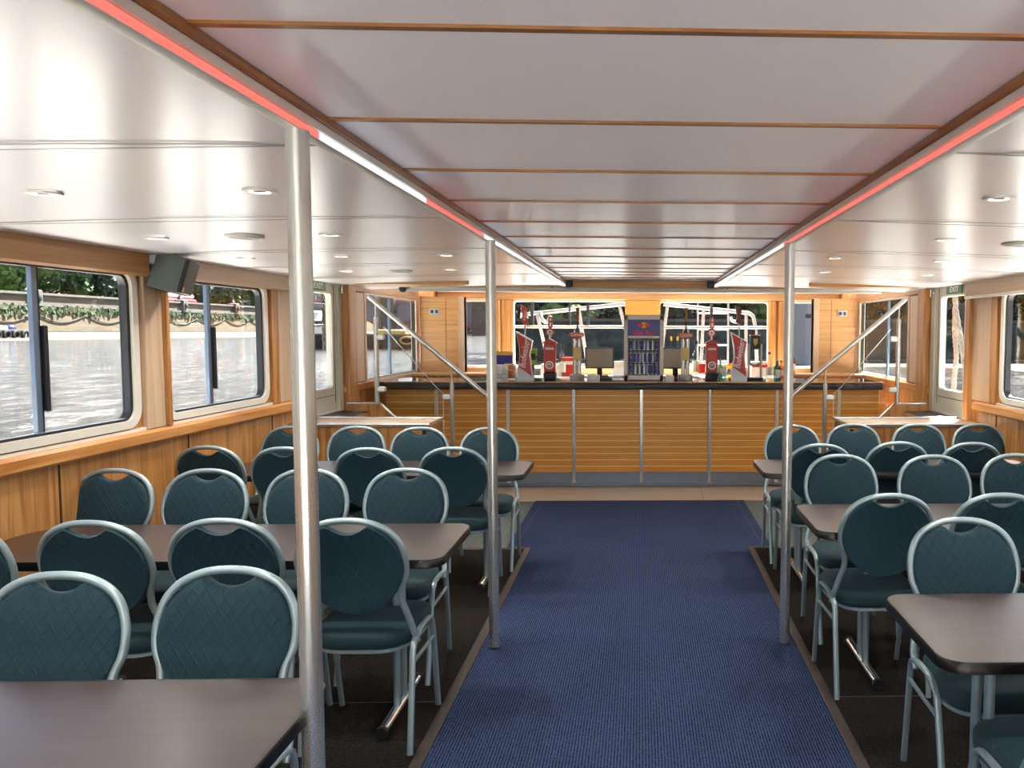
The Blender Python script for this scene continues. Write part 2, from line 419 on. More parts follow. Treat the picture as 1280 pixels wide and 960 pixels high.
# side walls -------------------------------------------------------
WIN = [(-1.39, -.16), (.14, 1.37), (1.67, 2.9), (3.2, 4.43), (4.72, 5.95)]
WZ0, WZ1 = 1.13, 1.945
wall = {}
for s_, nm in ((-1, 'left'), (1, 'right')):
    b = MB(); xa, xb = s_ * WX, s_ * (WX + .045)
    def wb(y0, y1, z0, z1): b.box(xa, xb, y0, y1, z0, z1)
    wb(Y0, YE, 0, .88)
    wb(Y0, 6.6, .88, WZ0); wb(7.45, YE, .88, WZ0 - .01)
    wb(Y0, 6.6, WZ1, 2.2); wb(6.6, 7.45, 2.07, 2.2); wb(7.45, YE, 2.0, 2.2)
    prev = Y0
    for (a, c_) in WIN: wb(prev, a, WZ0, WZ1); prev = c_
    wb(prev, 6.6, WZ0, WZ1)
    wb(7.45, 8.06, WZ0 - .01, 2.0); wb(9.93, YE, WZ0 - .01, 2.0)
    w = struct(b.build('wall_' + nm, M['wood_v'])); wall[nm] = w
    # grooves between the panels
    b = MB()
    for y in (-1.66, -.55, .55, 1.65, 2.75, 3.85, 4.94, 6.05): b.box(s_ * (WX - .003), s_ * (WX + .01), y - .006, y + .006, .0, 1.0)
    b.build('panel_groove', M['groove'], w)
    # sill rail
    b = MB(); prof = [(s_ * (WX + .005), 1.0), (s_ * (WX - .035), 1.0), (s_ * (WX - .045), 1.012), (s_ * (WX - .045), 1.06), (s_ * (WX - .03), 1.075), (s_ * (WX + .005), 1.078)]
    b.prism(prof, 'y', Y0, 6.42); b.build('sill_rail', M['wood_cap'], w)
    b = MB().box(s_ * (WX - .018), s_ * (WX + .02), Y0, 6.08, 1.076, 1.092); b.build('sill_strip', M['cream'], w)
    # vertical wood pieces between windows
    for k, (a, c_) in enumerate(WIN):
        if k:
            p0, p1 = WIN[k - 1][1], a
            b = MB().bbox(s_ * (WX - .028), s_ * (WX + .005), p0 + .075, p1 - .045, 1.078, 2.05, .004)
            b.build('pilaster', M['wood_pale'], w)
            b = MB().bbox(s_ * (WX - .05), s_ * (WX - .0), p1 - .045, p1 - .012, 1.078, 2.05, .004)
            b.build('pilaster_strip', M['wood_v'], w)
    b = MB().bbox(s_ * (WX - .03), s_ * (WX + .005), 6.03, 6.14, 1.078, 2.05, .004); b.build('pilaster_strip', M['wood_v'], w)
    b = MB().bbox(s_ * (WX - .016), s_ * (WX + .005), 6.14, 6.5, 1.078, 2.05, .004); b.build('pilaster', M['wood_pale'], w)
    b = MB().bbox(s_ * (WX - .05), s_ * (WX + .005), 6.5, 6.585, .88, 2.06, .005); b.build('door_post', M['wood_v'], w)
    # valances
    b = MB(); prof = [(s_ * (WX + .005), 1.93), (s_ * (WX - .06), 1.918), (s_ * (WX - .075), 1.93), (s_ * (WX - .075), 2.1), (s_ * (WX + .005), 2.1)]
    b.prism(prof, 'y', Y0, 4.66 if s_ < 0 else 6.52); b.build('valance', M['wood_h'] if s_ < 0 else M['wood_pale_h'], w)
    if s_ < 0:
        b = MB(); b.prism([(p[0] + .012 if abs(p[0]) < WX else p[0], p[1]) for p in prof][:] and [(-(WX + .005), 1.935), (-(WX - .045), 1.925), (-(WX - .055), 1.935), (-(WX - .055), 2.1), (-(WX + .005), 2.1)], 'y', 4.68, 6.48)
        b.build('valance', M['wood_pale_h'], w)
    else:
        b = MB().cyl((WX - .085, 3.0, 1.915), (WX - .085, 6.5, 1.915), .012); b.build('curtain_rail', M['alu'], w)
    # forward part: sill rail, posts and header by the bar window
    b = MB().bbox(s_ * (WX - .04), s_ * (WX + .005), 7.45, 9.965, 1.05, 1.12, .006); b.build('sill_rail', M['wood_cap'], w)
    b = MB().bbox(s_ * (WX - .08), s_ * (WX + .005), 7.47, 7.66, .88, 2.12, .006); b.build('door_post', M['wood_v'], w)
    b = MB().bbox(s_ * (WX - .025), s_ * (WX + .005), 7.66, 8.03, 1.12, 2.0, .01); b.build('pilaster', M['wood_pale'], w)
    b = MB().bbox(s_ * (WX - .03), s_ * (WX + .005), 7.66, 9.965, 2.0, 2.13, .006); b.build('header_board', M['wood_h'], w)

# windows ------------------------------------------------------------
wn = 0
def side_window(s_, a, c_, z0, z1, split, handle=True):
    global wn
    wn += 1
    x = s_ * WX
    out = rrect(a - .035, c_ + .035, z0 - .03, z1 + .03, .11 if handle else .01); inn = rrect(a + .012, c_ - .012, z0 + .012, z1 - .012, .075 if handle else .03)
    inn2 = rrect(a + .035, c_ - .035, z0 + .024, z1 - .03, .055)
    root = struct(MB().ring(out, inn, 'x', x - s_ * .022, x + s_ * .046).build('window_%d' % wn, M['cream'] if handle else M['wood_pale']))
    if not handle: inn2 = rrect(a + .016, c_ - .016, z0 + .016, z1 - .016, .03)
    MB().ring(inn, inn2, 'x', x - s_ * .004, x + s_ * .036).build('gasket', M['gasket'], root)
    b = MB().prism(inn2, 'x', x + s_ * .028, x + s_ * .032); b.build('pane', M['glass'], root)
    b = MB().bbox(x + s_ * .005, x + s_ * .03, split - .016, split + .016, z0 + .02, z1 - .025, .003); b.build('divider', M['divider'], root)
    b = MB().box(x + s_ * .008, x + s_ * .03, split + .016, split + .028, z0 + .02, z1 - .025); b.build('divider_seal', M['gasket'], root)
    if handle:
        b = MB().bbox(x - s_ * .012, x + s_ * .01, split + .026, split + .05, z0 + .12, z0 + .52, .004); b.build('handle', M['gasket'], root)
    b = MB().box(x - s_ * .0, x + s_ * .02, a + .05, c_ - .05, z0 + .012, z0 + .026); b.build('slide_track', M['silver'], root)
    return root
for s_ in (-1, 1):
    for (a, c_) in WIN: side_window(s_, a, c_, WZ0, WZ1, a + .56 if a < 4 else a + .51)
for s_ in (-1, 1):
    side_window(s_, 8.09, 9.9, 1.12, 2.0, 8.95 if s_ < 0 else 8.85, handle=False)

# doors --------------------------------------------------------------
for i, s_ in enumerate((-1, 1)):
    x = s_ * WX
    zb, zt = .9, 2.08
    b = MB().ring([(6.6, zb - .02), (7.45, zb - .02), (7.45, zt), (6.6, zt)], [(6.63, zb + .01), (7.36, zb + .01), (7.36, zt - .03), (6.63, zt - .03)], 'x', x - s_ * .02, x + s_ * .08)
    root = struct(b.build('door_%d' % (i + 1), M['doorpaint']))
    o4 = rrect(6.63, 7.36, zb + .01, zt - .03, .004); i4 = rrect(6.70, 7.24, 1.12, 1.95, .04)
    MB().ring(o4, i4, 'x', x + s_ * .0, x + s_ * .045).build('leaf', M['doorpaint'], root)
    MB().ring(rrect(6.685, 7.255, 1.105, 1.965, .05), rrect(6.70, 7.24, 1.12, 1.95, .04), 'x', x - s_ * .006, x + s_ * .004).build('vision_panel_frame', M['cream'], root)
    MB().prism(i4, 'x', x + s_ * .02, x + s_ * .024).build('pane', M['glass'], root)
    MB().box(x - s_ * .003, x + s_ * .01, 7.30, 7.306, zb + .08, zt - .05).build('leaf_joint', M['gasket'], root)
    MB().box(x - s_ * .003, x + s_ * .01, 6.66, 7.3, 1.045, 1.05).build('leaf_joint', M['gasket'], root)
    b = MB(); b.bbox(x - s_ * .03, x - s_ * .0, 7.38, 7.42, 1.98, 2.01); b.cyl((x - s_ * .045, 7.4, 1.96), (x - s_ * .045, 7.4, 2.03), .01)
    b.build('hinge', M['steel'], root)
    sg = thing('exit_sign', 'small green sign reading EXIT above the glass of the ' + ('left' if s_ < 0 else 'right') + ' door', 'sign', (x - s_ * .012, 6.93, 2.005))
    MB().box(-.004, .004, -.17, .17, -.036, .036).build('plate', M['exit'], sg)
    text('EXIT', .066, M['whitegloss'], sg, (-s_ * .005, 0 - s_ * .01, 0), (pi / 2, 0, -s_ * pi / 2 + 0), shear=0., bold=.001, sx=1.45)

# front bulkhead behind the bar ---------------------------------------
b = MB()
def fb(x0, x1, z0, z1): b.box(x0, x1, YE, YE + .08, z0, z1)
fb(-2.85, 2.85, 0, 1.12); fb(-2.85, 2.85, 2.04, 2.2)
for x0, x1 in ((-2.85, -2.62), (-1.99, -1.73), (-.19, .26), (1.77, 2.03), (2.66, 2.85)): fb(x0, x1, 1.12, 2.04)
wf = struct(b.build('wall_front', M['wood_x']))
for x0, x1 in ((-2.02, -1.71), (1.75, 2.06)):
    MB().bbox(x0 + .005, x0 + .12, YE - .06, YE + .01, 1.12, 2.06, .02).build('pilaster', M['wood_v'], wf)
    MB().bbox(x0 + .13, x1 - .015, YE - .04, YE + .01, 1.12, 2.06, .02).build('pilaster', M['wood_v'], wf)
b = MB()
for k in range(14):
    b.m = 0; b.bbox(-.2, .27, YE - .04, YE + .01, 1.12 + k * .0664 + .003, 1.12 + (k + 1) * .0664 - .003, .002)
    b.m = 1; b.box(-.2, .27, YE - .036, YE, 1.12 + k * .0664 - .0035, 1.12 + k * .0664 + .0035)
b.build('slatted_pillar', [M['wood_slat'], M['wood_line']], wf)
b = MB().bbox(-2.74, 2.74, YE - .05, YE + .01, 2.05, 2.149, .006); b.build('header_board', M['wood_x'], wf)
def front_window(x0, x1, mull, transom=True, trx=None):
    global wn
    wn += 1
    z0, z1 = 1.13, 2.035
    out = rrect(x0 - .01, x1 + .01, z0 - .01, z1 + .01, .05); inn = rrect(x0 + .014, x1 - .014, z0 + .02, z1 - .012, .045)
    root = struct(MB().ring(out, inn, 'y', YE - .012, YE + .06).build('window_%d' % wn, M['cream']))
    MB().prism(inn, 'y', YE + .03, YE + .034).build('pane', M['glass'], root)
    if transom: MB().bbox(x0 + .01, x1 - .01, YE + .005, YE + .05, 1.665, 1.705, .004).build('transom', M['fridge'], root)
    for mx_, zz, wd in mull:
        MB().box(mx_ - wd, mx_ + wd, YE + .012, YE + .045, zz, z1 - .01).build('mullion', M['silver'] if wd < .012 else M['dark'], root)
    return root
front_window(-1.73, -.19, [(-1.475, 1.7, .02), (-.965, 1.7, .012), (-.715, 1.7, .02)])
front_window(.26, 1.77, [(.98, 1.7, .02)])
front_window(-2.62, -1.99, [(-2.5, 1.15, .02)], transom=False)
front_window(2.03, 2.66, [(2.48, 1.15, .02)], transom=False)
# tall wood cupboards that stand between the side windows and the corner windows
for s_, nm in ((-1, 'left'), (1, 'right')):
    cab = thing('corner_cupboard', 'tall plain wooden cupboard in the corner behind the ' + nm + ' end of the bar', 'cupboard', (s_ * 2.44, 9.98, 0))
    # local: the box reaches from the wall inwards, narrow side to the room
    MB().bbox(-.27, .27, 0, .14, 0, 2.045, .006).build('body', M['wood_x'], cab)
    MB().box(-s_ * .05, -s_ * .046, -.003, .01, 1.2, 2.03).build('joint', M['groove'], cab)
    MB().bbox(-s_ * .27, -s_ * .2, -.012, .15, 0, 2.047, .006).build('edge_post', M['wood_pale'], cab)
    pl = thing('wall_switch', 'small silver double switch plate on the ' + nm + ' corner cupboard', 'switch', (s_ * 2.53, 9.975, 1.86))
    MB().bbox(-.06, .06, -.008, .0, -.04, .04, .003).build('plate', M['silver'], pl)
    MB().bbox(-.045, -.01, -.014, -.006, -.02, .02, .002).build('rocker', M['dark'], pl); MB().bbox(.012, .045, -.014, -.006, -.02, .02, .002).build('rocker', M['dark'], pl)

# header beam over the bar, pipe, side soffits -------------------------
struct(MB().bbox(-2.74, 2.74, 8.3, 8.4, 2.072, 2.149, .005).build('trim_4', M['wood_x']))
for i, s_ in enumerate((-1, 1)):
    b = MB(); b.prism([(s_ * 2.7, 7.35), (s_ * 1.55, 7.35), (s_ * 2.0, 7.8), (s_ * 2.7, 7.8)], 'z', 2.045, 2.1)
    struct(b.build('trim_%d' % (5 + i), M['wood_x']))
p = thing('shutter_rail', 'long pale tube running across the ceiling above the bar', 'rail', (0, 8.27, 2.05))
MB().cyl((-2.46, 0, 0), (2.5, 0, 0), .022).build('tube', M['doorpaint'], p)
for x in (-2.3, -.9, .9, 2.3): MB().box(x - .012, x + .012, -.008, .035, -.01, .03).build('bracket', M['dark'], p)

# ================================================================== POLES
def pole(x, y, label, r=.0255):
    t = thing('ceiling_pole', label, 'pole', (x, y, .0), 0)
    MB().cyl((0, 0, .009), (0, 0, ZC - .07), r, 24).build('shaft', M['steel'], t)
    MB().lathe([(r + .0015, 0), (r + .0015, .006), (r, .007)], (0, 0, .0095), 24).build('collar', M['dark'], t)
pole(-.768, 1.852, 'nearest steel pole, standing in front of the left tables')
pole(-.745, 4.04, 'far left steel pole at the edge of the blue carpet')
pole(.757, 4.06, 'steel pole on the right side of the blue carpet')

# ================================================================== CHAIR
def make_chair():
    t = thing('banquet_chair', 'x', 'chair', (0, 0, 0), 0, 'teal banquet chairs at the dining tables')
    # backrest pad: egg outline with a concave notch at the top (hand hole)
    def back_y(z): return .075 - .115 * max(0, min(1, (z - .44) / .48)) ** .9
    out = []
    for k in range(72):
        a = -pi / 2 + 2 * pi * k / 72
        zz = .735 + (.186 if sin(a) > 0 else .188) * sin(a)
        xx = .196 * cos(a) * (1 - .10 * max(0, -sin(a)))
        if sin(a) > 0 and abs(xx) < .077:
            zz = .873 + .034 * (abs(xx) / .077) ** 2
        out.append((xx, zz))
    cz_ = .715; rings = []
    for dy, k in ((-.014, .93), (-.017, .975), (-.010, 1.0), (.008, 1.0), (.018, .97), (.022, .90)):
        rings.append([(x * k, back_y(cz_ + (z - cz_) * k) + dy, cz_ + (z - cz_) * k) for x, z in out])
    MB().loft(rings).build('backrest', M['fab_back'], t, ang=60)
    # back tube
    half = [(.207, .415), (.205, .47), (.188, .54), (.172, .60), (.178, .66), (.194, .70), (.2, .75), (.194, .80), (.174, .85), (.135, .889), (.072, .915), (0, .922)]
    pts = [(x, back_y(z) + .004 + (.03 if z < .43 else 0), z) for x, z in half]
    pts = pts + [(-x, y_, z) for x, y_, z in reversed(pts[:-1])]
    MB().tube(smooth_path(pts, 4), .0125, 10).build('back_frame', M['frame'], t)
    # seat pad
    def seat_ring(z, k):
        o = []
        for q in range(40):
            a = 2 * pi * q / 40; c, s2 = cos(a), sin(a)
            ex = abs(c) ** .55 * (1 if c >= 0 else -1); ey = abs(s2) ** .55 * (1 if s2 >= 0 else -1)
            wx = .198 + .012 * ey
            o.append((ex * wx * k, .235 + ey * .208 * k, z))
        return o
    MB().loft([seat_ring(z, k) for z, k in ((.405, .93), (.41, .985), (.43, 1.0), (.452, 1.0), (.466, .96), (.473, .86), (.476, .6))]).build('seat', M['fab'], t, ang=60)
    MB().loft([seat_ring(z, k) for z, k in ((.388, .94), (.392, .97), (.404, .97), (.408, .93))]).build('seat_frame', M['frame'], t)
    for s_ in (-1, 1):                                     # arched side frames: rear leg, front leg, brace
        X = s_ * .208
        arch = smooth_path([(X * .99, .05, .395), (X, .07, .43), (X, .12, .447), (X, .2, .452), (X, .28, .445), (X, .315, .42)], 4)
        mid = len(arch) // 2
        MB().tube([(s_ * .205, -.005, .0135), (X * .99, .045, .36)] + arch[:mid + 1], .0125, 8, flat=.8).build('leg', M['frame'], t)
        MB().tube(arch[mid:] + [(X, .335, .36), (s_ * .205, .41, .0135)], .0125, 8, flat=.8).build('leg', M['frame'], t)
        MB().tube([(X, .05, .352), (X, .335, .345)], .008, 8).build('brace', M['frame'], t)
    return t
chair0 = make_chair(); used = [False]
def chair(x, y, face, label, jit=1.5):
    """y = plane of the top of the back; face +1 looks away from the camera, -1 towards it"""
    yo = y + .04 * face; rz = (0 if face > 0 else pi) + radians(random.uniform(-jit, jit))
    if not used[0]:
        used[0] = True; c = chair0; c.location = (x, yo, .0125); c.rotation_euler = (0, 0, rz); c['label'] = label
    else: c = dup(chair0, loc=(x, yo, .0125), rz=rz, label=label)
    return c
A_ = ' seen from behind'; B_ = ' facing the camera'
chair(-1.65, 2.30, -1, 'teal round-backed chair facing the camera behind the nearest left table, at the picture\'s left edge')
chair(-1.195, 2.345, -1, 'teal quilted round-backed chair behind the nearest left table, right beside the near pole')
chair(-2.48, 2.90, 1, 'teal chair cut by the photo\'s left edge, near side of second left table')
chair(-1.99, 2.915, 1, 'teal chair seen from behind at the second left table, third from the aisle')
chair(-1.535, 2.94, 1, 'teal chair seen from behind at the second left table, second from the aisle')
chair(-1.075, 2.935, 1, 'teal chair seen from behind at second left table, aisle end, partly behind near pole')
chair(-2.60, 4.02, -1, 'teal chair facing the camera beyond the second left table, nearest the wood-panelled wall')
chair(-2.14, 4.01, -1, 'teal chair facing the camera beyond the second left table, second from the wall')
chair(-1.65, 4.01, -1, 'teal chair facing the camera beyond the second left table, right edge behind the near pole')
chair(-1.165, 4.02, -1, 'teal chair facing the camera beyond the second left table, at its aisle end')
chair(-2.57, 4.80, 1, 'teal chair seen from behind at the farthest left table, nearest the wall')
chair(-2.10, 4.75, 1, 'teal chair seen from behind at the farthest left table, just left of the near pole')
chair(-1.60, 4.72, 1, 'teal chair seen from behind at the farthest left table, just right of the near pole')
chair(-1.11, 4.74, 1, 'teal chair seen from behind at the aisle end of the farthest left table')
chair(-2.50, 5.80, -1, 'teal chair facing the camera beyond the farthest left table, nearest the wall')
chair(-2.03, 5.80, -1, 'teal chair facing the camera beyond the farthest left table, second from the wall')
chair(-1.565, 5.74, -1, 'teal chair facing the camera beyond the farthest left table, second from the aisle')
chair(-1.07, 5.72, -1, 'teal chair facing the camera beyond the farthest left table, behind the far left pole')
chair(1.17, 1.83, 1, 'teal chair of which only the seat corner shows at the bottom right corner')
chair(1.20, 2.915, -1, 'teal quilted chair facing the camera behind the nearest right table')
chair(1.07, 3.35, 1, 'teal chair seen from behind at the aisle end of the middle right table')
chair(1.56, 3.35, 1, 'teal chair seen from behind at the middle right table, at the picture\'s right edge')
chair(1.13, 4.45, -1, 'teal chair facing the camera beyond the middle right table, nearest the aisle')
chair(1.65, 4.42, -1, 'teal chair facing the camera beyond the middle right table, second from the aisle')
chair(2.14, 4.46, -1, 'teal chair facing the camera beyond the middle right table, at the picture\'s right edge')
chair(1.115, 4.86, 1, 'teal chair seen from behind at the farthest right table, nearest the aisle')
chair(1.63, 4.95, 1, 'teal chair seen from behind at the farthest right table, second from the aisle')
chair(2.09, 4.92, 1, 'teal chair seen from behind at the farthest right table, third from the aisle')
chair(1.125, 5.87, -1, 'teal chair facing the camera beyond the farthest right table, behind the right pole')
chair(1.60, 5.94, -1, 'teal chair facing the camera beyond the farthest right table, second from the aisle')
chair(2.095, 5.94, -1, 'teal chair facing the camera beyond the farthest right table, second from the wall')
chair(2.56, 5.95, -1, 'teal chair facing the camera beyond the farthest right table, nearest the wall')

# ================================================================== TABLES
def make_table(s_, xi, xo, y0, y1, label, legx):
    yc = (y0 + y1) / 2
    t = thing('dining_table', label, 'table', (s_ * xi, yc, .0125), 0, 'dark dining tables along both sides')
    h = (y1 - y0) / 2; L = xo - xi
    rs_in, rs_out = .075, .22
    rs = [rs_in, rs_in, rs_out, rs_out] if s_ < 0 else [rs_out, rs_out, rs_in, rs_in]
    a0, a1 = (-L, 0) if s_ < 0 else (0, L)
    o = rrect(a0, a1, -h, h, .1, 8, rs); o2 = rrect(a0 + .004, a1 - .004, -h + .004, h - .004, .1, 8, [r - .004 for r in rs])
    o3 = rrect(a0 + .012, a1 - .012, -h + .012, h - .012, .1, 8, [r - .012 for r in rs])
    b = MB(); b.loft([[(x, y, .7365) for x, y in o3], [(x, y, .7375) for x, y in o2]]); b.build('tabletop', M['table'], t)
    b = MB(); b.loft([[(x, y, z) for x, y in q] for q, z in ((o3, .700), (o, .705), (o, .731), (o2, .7375), (o3, .7376))], caps=False)
    b.add([(x, y, .7005) for x, y in o3], [tuple(range(len(o3)))])
    b.build('edge_band', M['table_edge'], t)
    for lx in legx:
        X = s_ * (lx - xi)
        lg = MB()
        for dy in (-.045, .045): lg.cyl((X, dy, .045), (X, dy, .70), .016, 12)
        lg = lg.build('leg', M['frame'], t)
        b = MB().cyl((X, -.245, .028), (X, .245, .028), .024, 16); b.build('foot_bar', M['chrome'], lg)
        MB().cyl((X, -.262, .028), (X, -.243, .028), .026, 16).build('end_cap', M['black'], lg); MB().cyl((X, .243, .028), (X, .262, .028), .026, 16).build('end_cap', M['black'], lg)
        b = MB().bbox(X - .03, X + .03, -.2, .2, .672, .70, .003); b.build('bearer', M['black'], lg)
        b = MB().tube(smooth_path([(X + s_ * .018, -.05, .63), (X + s_ * .05, -.045, .66), (X + s_ * .07, -.04, .695)], 3), .006, 8); b.build('latch', M['chrome'], lg)
    return t
make_table(-1, .775, 2.66, 1.36, 2.02, 'nearest dark brown table at bottom left, in front of the near pole', (1.03, 2.35))
make_table(-1, .765, 2.66, 3.06, 3.66, 'middle dark brown table on the left, between the near pole and the far left pole', (1.02, 2.35))
make_table(-1, .715, 2.66, 4.87, 5.44, 'farthest dark brown table on the left, close to the bar', (.99, 2.35))
make_table(1, .815, 2.66, 2.06, 2.63, 'nearest dark brown table at the right edge of the photo', (1.05, 2.35))
make_table(1, .79, 2.66, 3.45, 4.04, 'middle dark brown table on the right, between two rows of chairs', (1.08, 2.35))
make_table(1, .775, 2.66, 4.91, 5.48, 'farthest dark brown table on the right, behind the right pole', (1.05, 2.35))

# ================================================================== STAIR ENCLOSURES
for s_, nm in ((-1, 'left'), (1, 'right')):
    t = thing('stair_partition', 'low wooden partition with a metal-edged ledge in front of the ' + nm + ' stairs', 'partition', (s_ * 2.2, 6.43, 0))
    def X(x): return s_ * (x - 2.2)
    MB().box(X(1.645), X(2.745), -.21, -.17, 0, .885).build('front_panel', M['wood_v'], t)
    MB().box(X(1.645), X(1.685), -.17, .23, 0, .885).build('side_panel', M['wood_v'], t)
    MB().bbox(X(1.63), X(2.745), -.225, .245, .885, .9, .004).build('ledge', M['wood_pale_h'], t)
    b = MB(); pth = [(X(2.7), -.222, .905), (X(1.63), -.222, .905), (X(1.63), .24, .905), (X(2.7), .24, .905)]
    b.tube(pth, .013, 8); b.build('edge_trim', M['steel'], t)
    b = MB().bbox(X(1.665) - .02, X(1.665) + .02, -.222, -.208, .74, .875, .003); b.build('clip_plate', M['steel'], t)
    b = MB().bbox(X(1.665) - .014, X(1.665) + .014, -.226, -.218, .79, .865, .003); b.build('clip', M['black'], t)
    # stairs up to the side door
    st = thing('staircase', 'short stairs rising to the ' + nm + ' exit door beside the bar', 'stairs', (s_ * 1.4, 7.05, 0))
    n = 4
    for k in range(n):
        xx0 = .10 + .24 * k
        zt = .9 * (k + 1) / (n + 1)
        MB().bbox(s_ * xx0, s_ * (xx0 + .25), -.36, .31, 0.011, zt, .004).build('step', M['wood_x'], st)
    MB().box(s_ * 1.06, s_ * 1.345, -.36, .40, .011, .888).build('landing', M['wood_x'], st)
    MB().box(s_ * 1.07, s_ * 1.34, -.35, .36, .888, .896).build('landing_mat', M['dark'], st)
    b = MB(); y0_, y1_ = .315, .365
    o = [(s_ * .1, .01), (s_ * .1, .12), (s_ * .98, .955), (s_ * 1.28, .955), (s_ * 1.28, .01)]
    b.prism([(p[0], p[1]) for p in o], 'y', y0_, y1_); sp = b.build('stringer', M['wood_v'], st)
    b = MB().tube([(s_ * .1, .34, .13), (s_ * .98, .34, .962), (s_ * 1.28, .34, .962)], .013, 8); b.build('stringer_trim', M['steel'], sp)
    # balustrade: rail, posts, glass
    ba = thing('stair_handrail', 'slanting steel handrail with glass panel at the ' + nm + ' stairs', 'handrail', (s_ * 1.72, 7.28, 0))
    def R(x): return s_ * (x - 1.72)
    off = .0
    MB().tube([(R(1.38), -.0, 1.035), (R(2.43), 0, 1.935)], .0225, 14).build('rail', M['steel'], ba)
    for px_, zb, zt in ((2.37, .97, 1.75), (1.70, .011, 1.16)):
        pst = MB().cyl((R(px_), 0, zb), (R(px_), 0, zt), .0215, 14).build('post', M['steel'], ba)
        zr = 1.035 + (px_ - 1.38) / 1.05 * .9
        MB().cyl((R(px_), 0, zt), (R(px_), 0, zr - .015), .008, 8).build('neck', M['steel'], pst)
    b = MB(); g = [(R(1.78), .28), (R(1.78), 1.06), (R(1.86), 1.14), (R(2.30), 1.66), (R(2.30), .78)]
    b.prism(g, 'y', -.004, .004); gp = b.build('glass_panel', M['glass2'], ba)
    b = MB().tube([(R(1.78), 0, .3), (R(1.78), 0, 1.06), (R(1.86), 0, 1.14), (R(2.30), 0, 1.66)], .0045, 6); b.build('glass_edge', M['silver'], gp)
    b = MB()
    for cx_, cz2 in ((2.33, 1.57), (2.33, 1.10), (1.745, 1.03), (1.745, .45)): b.bbox(R(cx_) - .04, R(cx_) + .04, -.02, .02, cz2 - .026, cz2 + .026, .012)
    b.build('glass_clamp', M['whitegloss'], ba)

# ================================================================== BAR
bar = thing('bar_counter', 'wide wooden bar with slatted front and padded black counter edge', 'bar', (0, YB, 0))
strips = [-2.092, -1.36, -.685, .014, .725, 1.428, 2.08]
edges = [-2.6] + strips + [2.5]
for i in range(len(edges) - 1):
    x0, x1 = edges[i] + .018, edges[i + 1] - .018
    if i == 0: x0 = -2.6
    if i == len(edges) - 2: x1 = 2.5
    b = MB(); nsl = 13; zz0, zz1 = .16, 1.03; h = (zz1 - zz0) / nsl
    for k in range(nsl):
        b.m = 0; b.bbox(x0, x1, 0, .03, zz0 + k * h + .003, zz0 + (k + 1) * h - .003, .002)
        if k: b.m = 1; b.box(x0, x1, -.001, .03, zz0 + k * h - .0045, zz0 + k * h + .0045)
    b.build('slatted_panel', [M['wood_slat'], M['wood_line']], bar)
    b = MB().box(x0, x1, .01, .04, .01, .16); b.build('kick_plate', M['kick'], bar)
for x in strips:
    MB().bbox(x - .018, x + .018, -.012, .03, .03, 1.03, .004).build('upright_strip', M['steel'] if abs(x) < 1.3 else M['alu'], bar)
MB().bbox(-2.6, 2.5, -.03, .02, .03, .055, .004).build('foot_ledge', M['kick'], bar)
MB().box(-2.6, 2.5, .035, .6, .01, 1.03).build('carcass', M['wood_x'], bar)
b = MB(); prof = [(.0, 1.03), (-.05, 1.03), (-.075, 1.045), (-.08, 1.07), (-.07, 1.095), (-.05, 1.10), (.0, 1.10)]
b.prism([(y_, z) for y_, z in prof], 'x', -2.68, 2.52); b.build('padded_edge', M['pad'], bar)
MB().box(-2.68, 2.52, -.068, -.04, 1.1, 1.112).build('wood_lip', M['wood_x'], bar)
MB().box(-2.68, 2.52, -.04, .62, 1.1, 1.11).build('counter_top', M['granite'], bar)

TOP = 1.111
# back counter under the front windows
bk = thing('back_counter', 'pale back counter under the front windows behind the bar', 'counter', (0, 10.6, 0))
MB().bbox(-2.18, 2.18, -.25, .33, 0, 1.0, .005).build('body', M['wood_x'], bk)
MB().bbox(-2.18, 2.18, -.27, .335, 1.0, 1.03, .005).build('worktop', M['white'], bk)

def onbar(px, Y):        # x position on the counter for a picture column (straight-ahead axis)
    return (px - 800) * Y / 1000.0

# --- bow-tie shaped red beer fonts
def bow_font(px, label, dark_handle):
    Y = 8.62; x = onbar(px, Y)
    t = thing('beer_font', label, 'beer tap', (x, Y, TOP), 0, 'beer fonts on the bar')
    out_l = [(-.085, .0), (-.08, .07), (-.055, .25), (-.062, .36), (-.092, .515), (.085, .415), (.055, .27), (.07, .12), (.092, 0)]
    b = MB(); b.prism(out_l, 'y', -.03, .05); b.build('body', M['silver'], t)
    face = [(-.062, .135), (-.046, .25), (-.054, .36), (-.083, .495), (.077, .405), (.047, .27), (.06, .15), (.075, .035)]
    b = MB(); b.prism(face, 'y', -.035, -.028); b.build('face_panel', M['red'], t)
    text('Budweiser', .1, M['whitegloss'], t, (.0, -.0385, .27), (pi / 2, -radians(80), 0), shear=.35, bold=.001, sx=.72)
    b = MB().cyl((.0, .02, .44), (.0, .02, .62), .009, 8); st = b.build('tap_stem', M['chrome'], t)
    hx = 0
    tie = [(hx - .04, .62), (hx - .022, .69), (hx - .045, .8), (hx + .03, .755), (hx + .014, .68), (hx + .04, .565)]
    b = MB(); b.prism(tie, 'y', .0, .04); b.build('handle', M['dred'] if dark_handle else M['red'], t)
    if not dark_handle: text('Budweiser', .032, M['whitegloss'], t, (0, -.0025, .68), (pi / 2, -radians(84), 0), shear=.35, sx=.8)
bow_font(657, 'red bow-tie shaped beer font at the left end of the bar', False)
bow_font(924, 'red bow-tie shaped beer font on the right half of the bar', True)

